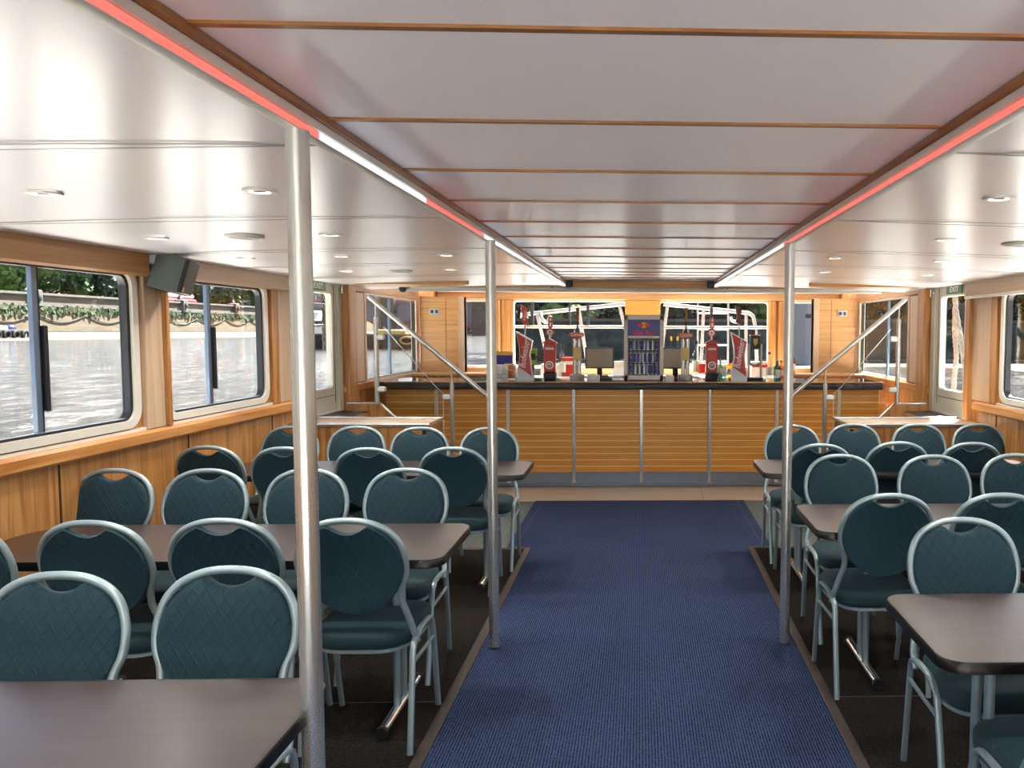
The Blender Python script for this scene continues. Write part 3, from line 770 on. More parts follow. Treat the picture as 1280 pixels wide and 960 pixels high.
# --- red pillar-box fonts
def box_font(px, label):
    Y = 8.62; x = onbar(px, Y)
    t = thing('beer_font', label, 'beer tap', (x, Y, TOP), 0, 'beer fonts on the bar')
    MB().bbox(-.066, .066, -.06, .06, 0, .075, .008).build('base', M['dark'], t)
    MB().bbox(-.062, .062, -.056, .056, .075, .385, .01).build('body', M['red'], t)
    b = MB(); b.prism([(-.078, .385), (.078, .385), (.07, .40), (0, .435), (-.07, .40)], 'y', -.065, .065); b.build('roof', M['red'], t)
    b = MB(); b.bbox(-.045, .045, -.0605, -.054, .318, .344, .003); b.build('name_plate', M['whitegloss'], t)
    def disc(z, r, y, m, nme, par): 
        return MB().cyl((0, y, z), (0, y - .006, z), r, 24).build(nme, m, par)
    d = disc(.155, .045, -.055, M['whitegloss'], 'roundel', t); disc(.155, .03, -.0605, M['red'], 'roundel_ring', d); disc(.155, .019, -.0662, M['whitegloss'], 'roundel_centre', d)
    b = MB(); b.prism([(-.012, .142), (.012, .142), (.007, .16), (-.007, .16)], 'y', -.075, -.0715); b.build('roundel_mark', M['dark'], d)
    MB().cyl((0, 0, .43), (0, 0, .47), .012, 10).build('neck', M['chrome'], t)
    d = disc(.505, .047, .02, M['red'], 'badge', t); disc(.505, .03, .0145, M['whitegloss'], 'badge_centre', d)
    pts = [(.03 * cos(2 * pi * k / 12) * (1 if k % 2 else .55), .505 + .03 * sin(2 * pi * k / 12) * (1 if k % 2 else .55)) for k in range(12)]
    b = MB(); b.prism([(x_ * .7, .505 + (z_ - .505) * .7) for x_, z_ in pts], 'y', .006, .009); b.build('badge_star', M['gold'], d)
    h = MB().prism(rrect(-.02, .03, .55, .67, .024), 'y', .0, .03).build('handle', M['red'], t)
    MB().cyl((.005, 0, .64), (.005, -.004, .64), .013, 12).build('handle_dot', M['whitegloss'], h)
    MB().bbox(-.005, .015, -.004, .0, .565, .61).build('handle_label', M['silver'], h)
box_font(688, 'red pillar-box beer font left of the tall steel font')
box_font(889.5, 'red pillar-box beer font on the right half of the bar')

# --- tall twin steel column fonts with small orange sign
def col_font(px, label):
    Y = 8.6; x = onbar(px, Y)
    t = thing('beer_font', label, 'beer tap', (x, Y, TOP), 0, 'beer fonts on the bar')
    MB().lathe([(.078, 0), (.08, .01), (.08, .048), (.074, .055)], n=28).build('base', M['fridge'], t)
    b = MB()
    for dx in (-.024, .024): b.cyl((dx, 0, .055), (dx, 0, .44), .022, 14)
    b.build('column', M['steel'], t)
    MB().bbox(-.04, .04, -.028, -.018, .21, .345, .004).build('column_label', M['gold'], t)
    MB().bbox(-.03, .03, -.025, .025, .43, .47, .01).build('sign_mount', M['red'], t)
    s = MB().prism(rrect(-.085, .08, .455, .503, .022), 'y', -.045, -.03).build('sign', M['orange'], t)
    text('Corona', .05, M['whitegloss'], s, (0, -.047, .48), (pi / 2, 0, 0), bold=.001, sx=.8)
    MB().tube(smooth_path([(-.03, 0, .47), (-.02, 0, .53), (.015, 0, .55), (.03, 0, .52), (.03, 0, .47)], 4), .008, 8).build('hoop', M['chrome'], t)
    h = MB().cyl((.005, 0, .54), (.005, 0, .62), .009, 10).build('tap_stem', M['dark'], t)
    MB().tube([(.008, 0, .62), (.008, 0, .7), (.008, 0, .77)], [.015, .017, .018], 12).build('handle', M['brownwood'], t)
col_font(721.5, 'tall twin-column steel font with small orange sign, left of the drinks fridge')
col_font(856.5, 'tall twin-column steel font with small orange sign, right of the drinks fridge')

# --- open frame stout font
x = onbar(944, 8.62)
t = thing('beer_font', 'open-framed font with dark shield box, rightmost of the fonts', 'beer tap', (x, 8.62, TOP), 0, 'beer fonts on the bar')
MB().bbox(-.09, .09, -.06, .06, 0, .025, .01).build('base', M['dark'], t)
b = MB(); b.bbox(-.078, -.055, -.02, .02, .02, .39, .006); b.bbox(.055, .078, -.02, .02, .02, .39, .006); b.build('side_post', M['fridge'], t)
MB().tube([(-.055, 0, .175), (0, 0, .15), (.055, 0, .175)], .015, 8).build('cross_bar', M['fridge'], t)
bx = MB().bbox(-.05, .05, -.04, .04, .33, .475, .006).build('shield_box', M['dark'], t)
MB().prism([(-.022, .45), (-.022, .40), (0, .365), (.022, .40), (.022, .45), (0, .44)], 'y', -.045, -.04).build('harp_badge', M['gold'], bx)
MB().bbox(-.055, .055, -.045, .045, .475, .485, .003).build('box_lid', M['gold'], bx)
MB().tube([(-.015, 0, .485), (-.015, 0, .54)], .018, 12).build('handle', M['dred'], t)

# --- glass fronted can fridge
FX, FY = onbar(804.5, 8.62), 8.62
t = thing('drinks_fridge', 'small grey fridge full of slim cans on the middle of the bar', 'fridge', (FX, FY, TOP))
w2, H = .21, .69
b = MB(); b.bbox(-w2, -w2 + .045, -.18, .2, 0, H, .006); b.bbox(w2 - .045, w2, -.18, .2, 0, H, .006); b.bbox(-w2, w2, -.18, .2, H - .055, H, .006); b.bbox(-w2, w2, -.18, .2, .0, .06, .006); b.box(-w2 + .04, w2 - .04, .17, .2, .05, H - .05)
b.build('cabinet', M['fridge'], t)
MB().box(-w2 + .045, w2 - .045, -.178, -.12, .47, H - .055).build('logo_panel', M['blue'], t)
lp = bpy.data.objects.new('logo', None)
MB().box(-w2 + .045, w2 - .045, -.18, -.15, .445, .47).build('fascia_strip', M['fridge'], t)
for z in (.18, .315): MB().box(-w2 + .045, w2 - .045, -.12, .17, z - .006, z).build('shelf', M['dark'], t)
text('Red Bull', .072, M['logo_red'], t, (0, -.181, .505), (pi / 2, 0, 0), bold=.002, sx=.92)
sun_ = MB().cyl((0, -.178, .585), (0, -.181, .585), .034, 24).build('logo_sun', M['yellow'], t)
b = MB()
for q in (-1, 1):
    bull = [(q * .006, .585), (q * .02, .60), (q * .045, .602), (q * .062, .592), (q * .078, .605), (q * .072, .583), (q * .058, .572), (q * .062, .56), (q * .045, .566), (q * .028, .572), (q * .02, .56), (q * .012, .572)]
    b.prism(bull, 'y', -.1835, -.181)
b.build('logo_bulls', M['logo_red'], t)
MB().box(-w2 + .045, w2 - .045, -.176, -.172, .06, .445).build('glass_door', M['glass'], t)
cans = None
for r_, z in enumerate((.06, .181, .316)):
    for k in range(7):
        cx_ = -.138 + k * .046
        nm2 = ['bottom', 'middle', 'top'][r_]; od = ['leftmost', 'second from left', 'third from left', 'central', 'third from right', 'second from right', 'rightmost'][k]
        lab = 'slim blue and silver can, ' + od + ' on the ' + nm2 + ' shelf of the drinks fridge'
        if cans is None:
            cans = thing('drink_can', lab, 'can', (0, 0, 0), 0, 'cans in the drinks fridge')
            b = MB(); b.lathe([(.015, 0), (.0205, .006), (.0205, .102), (.016, .111), (.016, .113)], n=14); b.build('body', M['can_silver'], cans)
            b = MB()
            for a0 in (-2.4, .7):
                rg = [[(.0209 * cos(a0 + k2 * .15), .0209 * sin(a0 + k2 * .15), zz) for k2 in range(11)] for zz in (.012, .1)]
                b.add(rg[0] + rg[1], [(i_, i_ + 1, 12 + i_, 11 + i_) for i_ in range(10)])
            b.build('blue_panel', M['can_blue'], cans)
            b = MB().prism([(-.009, .05), (.009, .05), (.009, .063), (-.009, .063)], 'y', -.0225, -.021); b.build('red_mark', M['logo_red'], cans)
            c = cans
        else: c = dup(cans, label=lab)
        c.location = (FX + cx_, FY - .10, TOP + z); c.rotation_euler = (0, 0, random.uniform(-1.4, 1.4))

# --- till monitors
def monitor(px, w, label, Y=9.2):
    x = onbar(px, Y)
    t = thing('till_monitor', label, 'monitor', (x, Y, TOP - .0))
    s = .1
    MB().bbox(-w / 2, w / 2, -.02, .02, .09, .335, .006).build('casing', M['dark'], t)
    MB().box(-w / 2 + .015, w / 2 - .015, -.022, -.019, .105, .32).build('screen', M['screen'], t)
    MB().bbox(-.03, .03, -.01, .03, .0, .12, .005).build('neck', M['black'], t)
    MB().bbox(-.1, .1, -.08, .08, -.0, .012, .004).build('foot', M['black'], t)
monitor(749.5, .33, 'grey till screen between the left steel font and the fridge')
monitor(844, .33, 'grey till screen behind the right steel font')
# the low cabinet under the tills
for px, nm in ((755, 'left'), (845, 'right')):
    x = onbar(px, 9.2); t = thing('cash_register', 'low dark cash register under the ' + nm + ' till screen', 'cash register', (x, 9.2, 0))
    MB().bbox(-.27, .27, -.2, .2, .95, TOP - .001, .006).build('body', M['dark'], t)
    MB().bbox(-.24, .24, -.206, -.2, .98, 1.09, .003).build('drawer_front', M['fridge'], t)
    MB().box(-.3, .3, -.22, .22, 0.001, .95).build('plinth', M['wood_x'], t)

# --- bottles
def bottle(name, x, Y, z, h, r, mat, label, cap='black', lab='label', square=False):
    t = thing(name, label, 'bottle', (x, Y, z), 0, 'bottles around the bar')
    if square:
        b = MB(); rg = [[(px_ * k, py_ * k, zz) for px_, py_ in rrect(-r, r, -r, r, r * .3, 3)] for zz, k in ((0, .95), (.005, 1), (h * .62, 1), (h * .7, .5), (h * .75, .33), (h * .92, .33))]
        b.loft(rg)
    else: b = MB().lathe([(r * .92, 0), (r, .006), (r, h * .55), (r * .85, h * .64), (r * .38, h * .74), (r * .34, h * .92)], n=16)
    b.build('glass_body', M[mat], t)
    MB().lathe([(r * .42, h * .9), (r * .42, h)], n=12).build('cap', M[cap], t)
    if lab:
        b = MB().lathe([(r * 1.03, h * .14), (r * 1.03, h * .44)], n=16) if not square else MB().box(-r * .8, r * .8, -r - .003, -r + .002, h * .12, h * .5)
        b.build('label', M[lab], t)
    return t
bz = TOP
bottle('spirit_bottle', onbar(672, 8.7), 8.72, bz, .25, .034, 'clear', 'clear bottle with pale label between left bow-tie font and pillar-box font', 'dred')
bottle('spirit_bottle', onbar(963, 8.68), 8.72, bz, .30, .036, 'clear', 'tall clear bottle right of the open-framed font', 'black')
bottle('spirit_bottle', onbar(972, 8.62), 8.60, bz, .225, .036, 'bluebottle', 'bright blue square bottle at right end of the row, left of the pole', 'silver', 'label', True)
bottle('spirit_bottle', onbar(978.5, 8.8), 8.86, bz, .2, .03, 'amber', 'small amber bottle just left of the right pole', 'black')
bottle('spirit_bottle', 1.865, 9.72, 1.121, .27, .034, 'amber', 'orange bottle with cream label on the ledge right of the pole', 'black')
bottle('spirit_bottle', 1.79, 9.80, 1.121, .25, .034, 'clear', 'yellowish bottle behind the orange bottle right of the pole', 'gold', 'yellow')
bottle('spirit_bottle', onbar(904, 8.8), 8.86, bz, .24, .045, 'clear', 'square clear bottle with dark stopper right of the right pillar-box font', 'dred', 'label', True)
bottle('spirit_bottle', onbar(913, 8.9), 8.92, bz, .23, .03, 'amber', 'brown bottle half hidden by the right bow-tie font', 'black')
bottle('spirit_bottle', onbar(899, 9.0), 9.0 - .14, bz, .2, .026, 'greenbottle', 'green bottle beside the right pillar-box font', 'green', None)
bottle('spirit_bottle', onbar(703, 10.5), 10.5, 1.031, .42, .045, 'clear', 'pale bottle with black cap seen against the left front window', 'black')
bottle('spirit_bottle', onbar(870, 10.5), 10.5, 1.031, .48, .05, 'clear', 'white frosted bottle with black neck behind the right pillar-box font', 'black')
bottle('spirit_bottle', onbar(878, 10.4), 10.42, 1.031, .40, .05, 'clear', 'round white bottle with red dot beside the frosted bottle', 'whitegloss', 'logo_red')
bottle('spirit_bottle', onbar(839, 10.45), 10.5, 1.031, .53, .03, 'clear', 'left of two slim bottles with yellow caps behind the right till screen', 'yellow', None)
bottle('spirit_bottle', onbar(847, 10.45), 10.5, 1.031, .53, .03, 'clear', 'right of two slim bottles with yellow caps behind the right till screen', 'yellow', None)
# ledge for the two right hand bottles
for s_, nm in ((1, 'right'),):
    t = thing('display_ledge', 'wooden ledge with two bottles behind the right end of the bar', 'shelf', (2.3, 9.7, 0))
    MB().bbox(-.62, .44, -.12, .26, 1.09, 1.12, .004).build('shelf_board', M['wood_x'], t)
    MB().bbox(-.58, .44, -.08, .24, 0, 1.09, .004).build('support', M['wood_v'], t)
t = thing('display_ledge', 'plain wooden ledge behind the left end of the bar', 'shelf', (-2.3, 9.7, 0))
MB().bbox(-.44, .62, -.12, .26, 1.09, 1.12, .004).build('shelf_board', M['wood_x'], t)
MB().bbox(-.44, .58, -.08, .24, 0, 1.09, .004).build('support', M['wood_v'], t)
# green menu card
t = thing('menu_card', 'lime green card standing behind the left bow-tie font', 'card', (onbar(668.5, 8.9), 8.8, TOP))
MB().bbox(-.045, .045, -.004, .004, .14, .33, .002).build('card', M['green'], t)
b = MB(); b.box(-.022, .022, -.006, -.0035, .285, .293); b.box(-.025, .025, -.006, -.0035, .2, .27); b.build('print', M['dark'], t)
MB().bbox(-.012, .012, -.02, .02, 0, .15, .004).build('stand', M['dark'], t)
# basket of snack packets left of the fonts
t = thing('snack_basket', 'wire basket at the far left end of the bar top, full of snack bags', 'basket', (onbar(633, 8.7), 8.72, TOP))
b = MB()
for z in (.0045, .05, .1, .15): b.tube([(x_, y_, z) for x_, y_ in rrect(-.12, .12, -.1, .1, .03, 4)], .003, 6, closed=True)
for x_, y_ in rrect(-.12, .12, -.1, .1, .03, 3): b.cyl((x_, y_, .002), (x_, y_, .15), .002, 6)
b.box(-.115, .115, -.095, .095, .0, .004)
b.build('wire', M['chrome'], t)
cols = ['whitegloss', 'label', 'orange', 'whitegloss', 'gold', 'label', 'whitegloss', 'yellow', 'label']
names = ['white', 'cream', 'orange', 'white', 'gold', 'cream', 'white', 'yellow', 'cream']
for k in range(9):
    gx, gy = k % 3, k // 3
    b = MB(); w_, h_ = .034, .13 + .03 * random.random()
    rg = []
    for zz, th in ((0, .004), (.02, .014), (h_ * .5, .02), (h_ - .02, .012), (h_, .002)):
        ww = w_ * (1 - .06 * random.random())
        rg.append([(-ww, -th * .4, zz), (-ww * .5, -th, zz), (ww * .5, -th, zz), (ww, -th * .4, zz), (ww, th * .4, zz), (ww * .5, th, zz), (-ww * .5, th, zz), (-ww, th * .4, zz)])
    b.loft(rg)
    o = b.build('snack_bag', M[cols[k]], None, (t.location.x - .075 + gx * .075, t.location.y - .06 + gy * .06, TOP + .005))
    o.rotation_euler = (random.uniform(-.08, .08), random.uniform(-.1, .1), random.uniform(-.2, .2))
    tag(o, names[k] + ' snack bag in the basket, ' + ['front', 'middle', 'back'][gy] + ' row, ' + ['left', 'centre', 'right'][gx], 'snack bag', 'snack bags in the basket')
t = thing('snack_box', 'blue box with yellow top behind the basket of snack bags', 'box', (onbar(631, 8.85), 8.87, TOP))
MB().bbox(-.09, .09, -.02, .03, 0, .29, .004).build('box', M['blue'], t); MB().box(-.085, .085, -.023, -.019, .25, .285).build('printed_band', M['yellow'], t)
# small trays and white boxes on the bar and back counter
for px, Y, w_, h_, c_, lab in ((742, 8.5, .13, .055, 'whitegloss', 'small white tray on the bar below the left till screen'), (836.5, 8.5, .1, .045, 'whitegloss', 'small white tray on the bar just right of the fridge')):
    t = thing('bar_tray', lab, 'tray', (onbar(px, Y), Y, TOP))
    b = MB(); b.ring(rrect(-w_ / 2, w_ / 2, -.05, .05, .012), rrect(-w_ / 2 + .006, w_ / 2 - .006, -.044, .044, .008), 'z', 0, h_); b.box(-w_ / 2 + .004, w_ / 2 - .004, -.046, .046, 0.001, .006); b.build('tray', M[c_], t)
    b = MB()
    for k in range(4): b.bbox(-.04 + k * .022, -.025 + k * .022, -.02, .02, .007, h_ + .01, .003)
    b.build('napkins', M['label'], t)
for px, w_, h_, c_, lab in ((690, .28, .16, 'whitegloss', 'white carton on the back counter left of the left steel font'), (712, .22, .25, 'red', 'red and white carton on the back counter under the left front window'),
                            (775, .2, .2, 'whitegloss', 'white carton on the back counter beside the fridge'), (897, .26, .17, 'whitegloss', 'white carton on the back counter under the right front window'),
                            (950, .2, .2, 'label', 'cream carton on the back counter behind the open-framed font'), (925, .2, .12, 'orange', 'orange carton on the back counter behind the right bow-tie font')):
    t = thing('carton', lab, 'box', (onbar(px, 10.6), 10.66, 1.031), 0, 'cartons on the back counter')
    MB().bbox(-w_ / 2, w_ / 2, -.1, .1, 0, h_, .004).build('box', M[c_], t)
    MB().box(-w_ / 2 - .001, w_ / 2 + .001, -.102, -.099, h_ * .62, h_ * .8).build('printed_band', M['label'] if c_ != 'label' else M['logo_red'], t)
# drinking glasses on the bar right of the bottles
for k in range(5):
    gx = onbar(905, 8.75) + (k - 2) * .07; gy = 8.56 + .0 * k
    if k in (3,): continue
    b = MB().lathe([(.022, 0), (.024, .006), (.028, .09), (.026, .09), (.021, .01)], n=16)
    o = b.build('tumbler', M['clear'], None, (gx if k < 3 else onbar(760 + 8 * k, 8.6) - .02, gy, TOP))
    tag(o, ['clear tumbler beside the right pillar-box font', 'clear tumbler left of the square bottle', 'clear tumbler in front of the square bottle', '', 'clear tumbler between the left white tray and the fridge'][k], 'glass', 'tumblers on the bar')

# ================================================================== SMALL FITTINGS
# loudspeaker
t = thing('loudspeaker', 'dark grey loudspeaker hung at the left wall between the windows', 'loudspeaker', (-2.60, 4.61, 1.935))
t.rotation_euler = (radians(-6), radians(14), radians(8))
b = MB(); b.prism([(-.09, -.1), (-.09, .1), (.0, .1), (.055, .075), (.055, -.075), (.0, -.1)], 'z', -.1, .1)
b.build('cabinet', M['speaker'], t)
b = MB(); b.bbox(.05, .075, -.08, .08, -.095, .095, .006); b.build('grille', M['black'], t)
b = MB(); b.bbox(.073, .078, -.07, -.05, -.085, -.06, .001); b.build('badge', M['gold'], t)
b = MB(); b.bbox(-.125, -.085, -.11, -.05, .02, .1, .008); b.build('bracket', M['silver'], t)
MB().bbox(-.115, -.09, -.11, -.03, -.05, .02, .006).build('bracket_clamp', M['black'], t)
# security camera
t = thing('security_camera', 'dark grey bullet security camera under the ceiling left of the bar', 'camera', (-2.33, 8.05, 2.05))
MB().cyl((0, 0, 0), (0, 0, .1), .055, 18).build('mount', M['speaker'], t)
MB().tube([(0, .03, .0), (.0, -.07, -.012)], .036, 18).build('body', M['speaker'], t)
MB().tube([(.0, -.07, -.012), (.0, -.078, -.013)], .026, 18).build('lens', M['black'], t)

# downlights and ceiling loudspeakers
first = [None, None]
def czz(x): return ZS - .05 * ((abs(x) - .8) / 1.95) ** 2
def downlight(x, y, label):
    if first[0] is None:
        t = thing('ceiling_downlight', label, 'ceiling light', (0, 0, 0), 0, 'recessed downlights in the side ceilings')
        MB().ring([(.052 * cos(a * pi / 12), .052 * sin(a * pi / 12)) for a in range(24)], [(.034 * cos(a * pi / 12), .034 * sin(a * pi / 12)) for a in range(24)], 'z', -.007, .0).build('trim_ring', M['alu'], t)
        m_, tt, pp = base('downlight_lamp'); pp.inputs['Emission Color'].default_value = (1, .93, .82, 1); pp.inputs['Emission Strength'].default_value = 1.2
        MB().cyl((0, 0, -.0015), (0, 0, .0), .0335, 20).build('lamp', m_, t)
        b = MB().bbox(-.02, .02, -.006, .006, -.006, -.001, .002); b.build('bulb_clip', M['dark'], t)
        L = bpy.data.lights.new('lamp_light', 'SPOT'); L.energy = DOWNLIGHT_W; L.spot_size = radians(150); L.spot_blend = 1.0; L.shadow_soft_size = .03; L.color = (1, .93, .84)
        lo = bpy.data.objects.new('lamp_light', L); COL.objects.link(lo); lo.parent = t; lo.location = (0, 0, -.012)
        first[0] = t
    else: t = dup(first[0], label=label)
    t.location = (x, y, czz(x) - .0005)
dn = {2.67: ('nearest', (-1.913, -1.232), (1.197,)), 3.84: ('second', (-2.251, -1.45), (1.466,)), 4.87: ('third', (-2.339, -1.778, -1.16), (1.183, 1.84)), 5.98: ('farthest', (-2.146, -1.395), (1.375, 2.149))}
for y, (rn, ls, rs) in dn.items():
    for side, arr in (('left', ls), ('right', rs)):
        for i, x in enumerate(arr):
            pos = '' if len(arr) == 1 else (['nearest the window wall', 'nearest the centre'][i] if len(arr) == 2 else ['nearest the window wall', 'middle one', 'nearest the centre'][i])
            if len(arr) == 2 and side == 'right': pos = ['nearest the centre', 'nearest the window wall'][i]
            downlight(x, y, ('round recessed downlight in the %s row of the %s ceiling %s' % (rn, side, pos)).strip())
for side, s_ in (('left', -1), ('right', 1)):  # unseen downlights added beyond the visible rows to brighten the saloon
    for y, rn in ((1.45, 'just ahead of the viewer'), (.2, 'above the viewer'), (-1.1, 'behind the viewer')):
        for x, cc in ((1.25, 'nearer the centre'), (2.1, 'nearer the windows')):
            downlight(s_ * x, y, 'added unseen downlight, %s ceiling, %s, %s' % (side, rn, cc))
def vent(x, y, label):
    if first[1] is None:
        t = thing('ceiling_speaker', label, 'speaker', (0, 0, 0), 0, 'round ceiling loudspeakers')
        MB().lathe([(.085, 0), (.085, -.004), (.078, -.010), (.06, -.012)], n=28).build('rim', M['doorpaint'], t)
        b = MB()
        for r in (.02, .036, .052, .066): b.ring([(r * cos(a * pi / 12), r * sin(a * pi / 12)) for a in range(24)], [((r - .005) * cos(a * pi / 12), (r - .005) * sin(a * pi / 12)) for a in range(24)], 'z', -.0145, -.011)
        b.build('grille', M['silver'], t); first[1] = t
    else: t = dup(first[1], label=label)
    t.location = (x, y, czz(x))
vent(-1.85, 3.845, 'round ceiling loudspeaker, nearer of two in the left ceiling')
vent(-1.775, 6.05, 'round ceiling loudspeaker, farther of two in the left ceiling')
vent(1.865, 3.909, 'round ceiling loudspeaker in the right ceiling at the picture edge')

# ================================================================== OUTSIDE
WZ = .5
m, tt, p = base('river_water')
tc = node(tt, 'ShaderNodeTexCoord'); mp = node(tt, 'ShaderNodeMapping'); mp.inputs['Scale'].default_value = (1.2, .5, 1)
n1 = node(tt, 'ShaderNodeTexNoise', Scale=1.5, Detail=6.0, Roughness=.62, Distortion=.6)
tt.links.new(tc.outputs['Object'], mp.inputs[0]); tt.links.new(mp.outputs[0], n1.inputs['Vector'])
bp = node(tt, 'ShaderNodeBump', Strength=1.0, Distance=.55); tt.links.new(n1.outputs['Fac'], bp.inputs['Height']); tt.links.new(bp.outputs[0], p.inputs['Normal'])
p.inputs['Base Color'].default_value = srgb((38, 35, 31)); p.inputs['Roughness'].default_value = .15; p.inputs['Specular IOR Level'].default_value = .25
M['water'] = m
b = MB(); b.add([(-260, -60, WZ), (-2.86, -60, WZ), (-2.86, 11.2, WZ), (0, 16.5, WZ), (2.86, 11.2, WZ), (2.86, -60, WZ), (60, -60, WZ), (60, 300, WZ), (-260, 300, WZ)],
      [(0, 1, 2, 8), (2, 3, 8), (3, 7, 8), (3, 4, 7), (4, 5, 6, 7)])
river = b.build('river_water', M['water'], smooth=False); struct(river)

def stone(name, c1, c2, c3, sc=(1, 1, 1), rows=.9, rough=.9):
    m, t, p = base(name)
    tc = node(t, 'ShaderNodeTexCoord'); mp = node(t, 'ShaderNodeMapping'); mp.inputs['Scale'].default_value = sc
    n = node(t, 'ShaderNodeTexNoise', Scale=1.6, Detail=8.0, Roughness=.65)
    r = node(t, 'ShaderNodeValToRGB'); r.color_ramp.elements[0].position = .3; r.color_ramp.elements[1].position = .7
    r.color_ramp.elements[0].color = srgb(c1); r.color_ramp.elements[1].color = srgb(c3); e = r.color_ramp.elements.new(.5); e.color = srgb(c2)
    t.links.new(tc.outputs['Object'], mp.inputs[0]); t.links.new(mp.outputs[0], n.inputs['Vector']); t.links.new(n.outputs['Fac'], r.inputs[0]); t.links.new(r.outputs[0], p.inputs['Base Color'])
    b = node(t, 'ShaderNodeBump', Strength=.5, Distance=.05); t.links.new(n.outputs['Fac'], b.inputs['Height']); t.links.new(b.outputs[0], p.inputs['Normal'])
    p.inputs['Roughness'].default_value = rough
    return m
M['quay'] = stone('sunlit_quay_stone', (75, 65, 48), (89, 78, 61), (98, 87, 71), (.3, .3, 1.5))
M['parapet'] = stone('parapet_stone', (63, 58, 50), (78, 72, 63), (89, 83, 74), (.3, .3, 2))
M['coping'] = stone('coping_stone', (67, 65, 63), (80, 76, 72), (90, 87, 81))
M['darkstone'] = stone('dark_mossy_stone', (22, 28, 30), (40, 49, 49), (61, 68, 64), (1, 1, 2.2))
M['sand'] = stone('foreshore_mud', (46, 43, 30), (57, 54, 40), (67, 62, 47), (.5, .5, 1))
M['leaf1'] = stone('leaves_mid', (18, 36, 16), (33, 59, 24), (66, 92, 37), (1.2, 1.2, 1.2), rough=.6)
M['leaf2'] = stone('leaves_dark', (11, 27, 16), (23, 45, 25), (44, 68, 34), (1.2, 1.2, 1.2), rough=.6)
M['leaf3'] = stone('leaves_bright', (44, 71, 25), (78, 103, 40), (112, 132, 59), (1.2, 1.2, 1.2), rough=.6)
M['bark'] = plain('bark', (70, 56, 44), rough=.9)
M['moss'] = stone('moss_green', (27, 42, 16), (40, 55, 24), (57, 68, 35), rough=.9)

# left embankment, parallel to the boat
XL = -66
b = MB().box(XL - 1.2, XL, -60, 300, .2, 4.1); w1 = struct(b.build('embankment_wall', M['quay']))
b = MB().box(XL - .9, XL - .2, -60, 300, 4.3, 5.3); b.build('parapet', M['parapet'], w1)
b = MB().box(XL - 1.0, XL + .05, -60, 300, 5.3, 5.55); b.build('coping', M['coping'], w1)
b = MB().box(XL - 1.2, XL + .15, -60, 300, 4.05, 4.3); b.build('string_course', M['coping'], w1)
b = MB().box(XL - .1, XL + .04, -60, 300, 1.15, 1.3); b.build('tide_line', M['darkstone'], w1)
b = MB()
for k in range(1500):
    y_ = random.uniform(40, 190); z_ = 4.05 - abs(random.gauss(0, .35)); s2 = random.uniform(.12, .3)
    a_ = random.uniform(0, pi); c_ = Vector((XL + .08 + random.random() * .1, y_, z_))
    u_ = Vector((random.uniform(-.3, .3), cos(a_), sin(a_))) * s2; v_ = Vector((random.uniform(-.3, .3), -sin(a_), cos(a_))) * s2
    b.add([c_ - u_ - v_, c_ + u_ - v_, c_ + u_ + v_, c_ - u_ + v_], [(0, 1, 2, 3)])
b.build('moss', M['moss'], w1)
b = MB()
for k in range(14):
    y_ = 50 + k * 8.0
    b.tube([(XL + .08, y_ + q * 8 / 8, 3.2 - .9 * sin(pi * q / 8)) for q in range(9)], .05, 5)
b.build('mooring_chain', M['darkstone'], w1)
struct(MB().box(XL - 90, XL - 1.1, -60, 300, 3.9, 4.2).build('park_ground', M['moss']))
b = MB(); b.add([(XL + .1, -60, 1.2), (XL + .1, 300, 1.2), (XL + 18, 300, .35), (XL + 12, 140, .4), (XL + 3.5, 85, .4), (XL + 2.5, -60, .4)], [(0, 5, 4, 3), (0, 3, 2, 1)])
struct(b.build('foreshore', M['sand'], smooth=False))

# trees
def tree_mesh(seed, N, lm, R=(4.2, 4.2, 4.6), leaf=.3):
    rnd = random.Random(seed); b = MB()
    lobes = [(Vector((rnd.uniform(-.55, .55) * R[0], rnd.uniform(-.55, .55) * R[1], rnd.uniform(-.5, .6) * R[2])), rnd.uniform(.35, .6)) for _ in range(13)]
    for c, k in lobes: b.sphere(c, k * .86 * R[0], 10)
    for _ in range(N):
        c, k = rnd.choice(lobes)
        d = Vector((rnd.gauss(0, 1), rnd.gauss(0, 1), rnd.gauss(0, 1))).normalized()
        P_ = c + d * k * R[0] * rnd.uniform(.84, 1.1)
        u_ = Vector((rnd.gauss(0, 1), rnd.gauss(0, 1), rnd.gauss(0, 1))).normalized(); n_ = (d + u_ * .7).normalized()
        u_ = n_.orthogonal().normalized(); v_ = n_.cross(u_); q = rnd.uniform(0, pi); l = leaf * rnd.uniform(.6, 1.5)
        uu_ = (u_ * cos(q) + v_ * sin(q)) * l; vv_ = (v_ * cos(q) - u_ * sin(q)) * l * .6
        b.add([P_ - uu_, P_ + vv_, P_ + uu_, P_ - vv_], [(0, 1, 2, 3)])
    return b.mesh('crown', M[lm], smooth=False)
crowns = {'a': tree_mesh(1, 3200, 'leaf1'), 'b': tree_mesh(2, 3200, 'leaf2'), 'c': tree_mesh(3, 3000, 'leaf3')}
trunk_me = MB().tube([(0, 0, -5.0), (.1, .05, -3.5), (-.1, 0, -1.5), (0, .1, 1)], [.35, .28, .24, .12], 8).mesh('trunk', M['bark'])
def tree(kind, x, y, z, s, label, group):
    t = thing('tree', label, 'tree', (x, y, z), random.uniform(0, 6), group); t.scale = (s, s, s)
    for nme, me, off in (('crown', crowns[kind], 0), ('trunk', trunk_me, 0)):
        o = bpy.data.objects.new(nme, me); COL.objects.link(o); o.parent = t; o.location = (0, 0, 5.0)
    return t
kk = 'abacabcabaacb'
desc = {'a': 'mid green', 'b': 'dark green', 'c': 'bright yellow-green'}
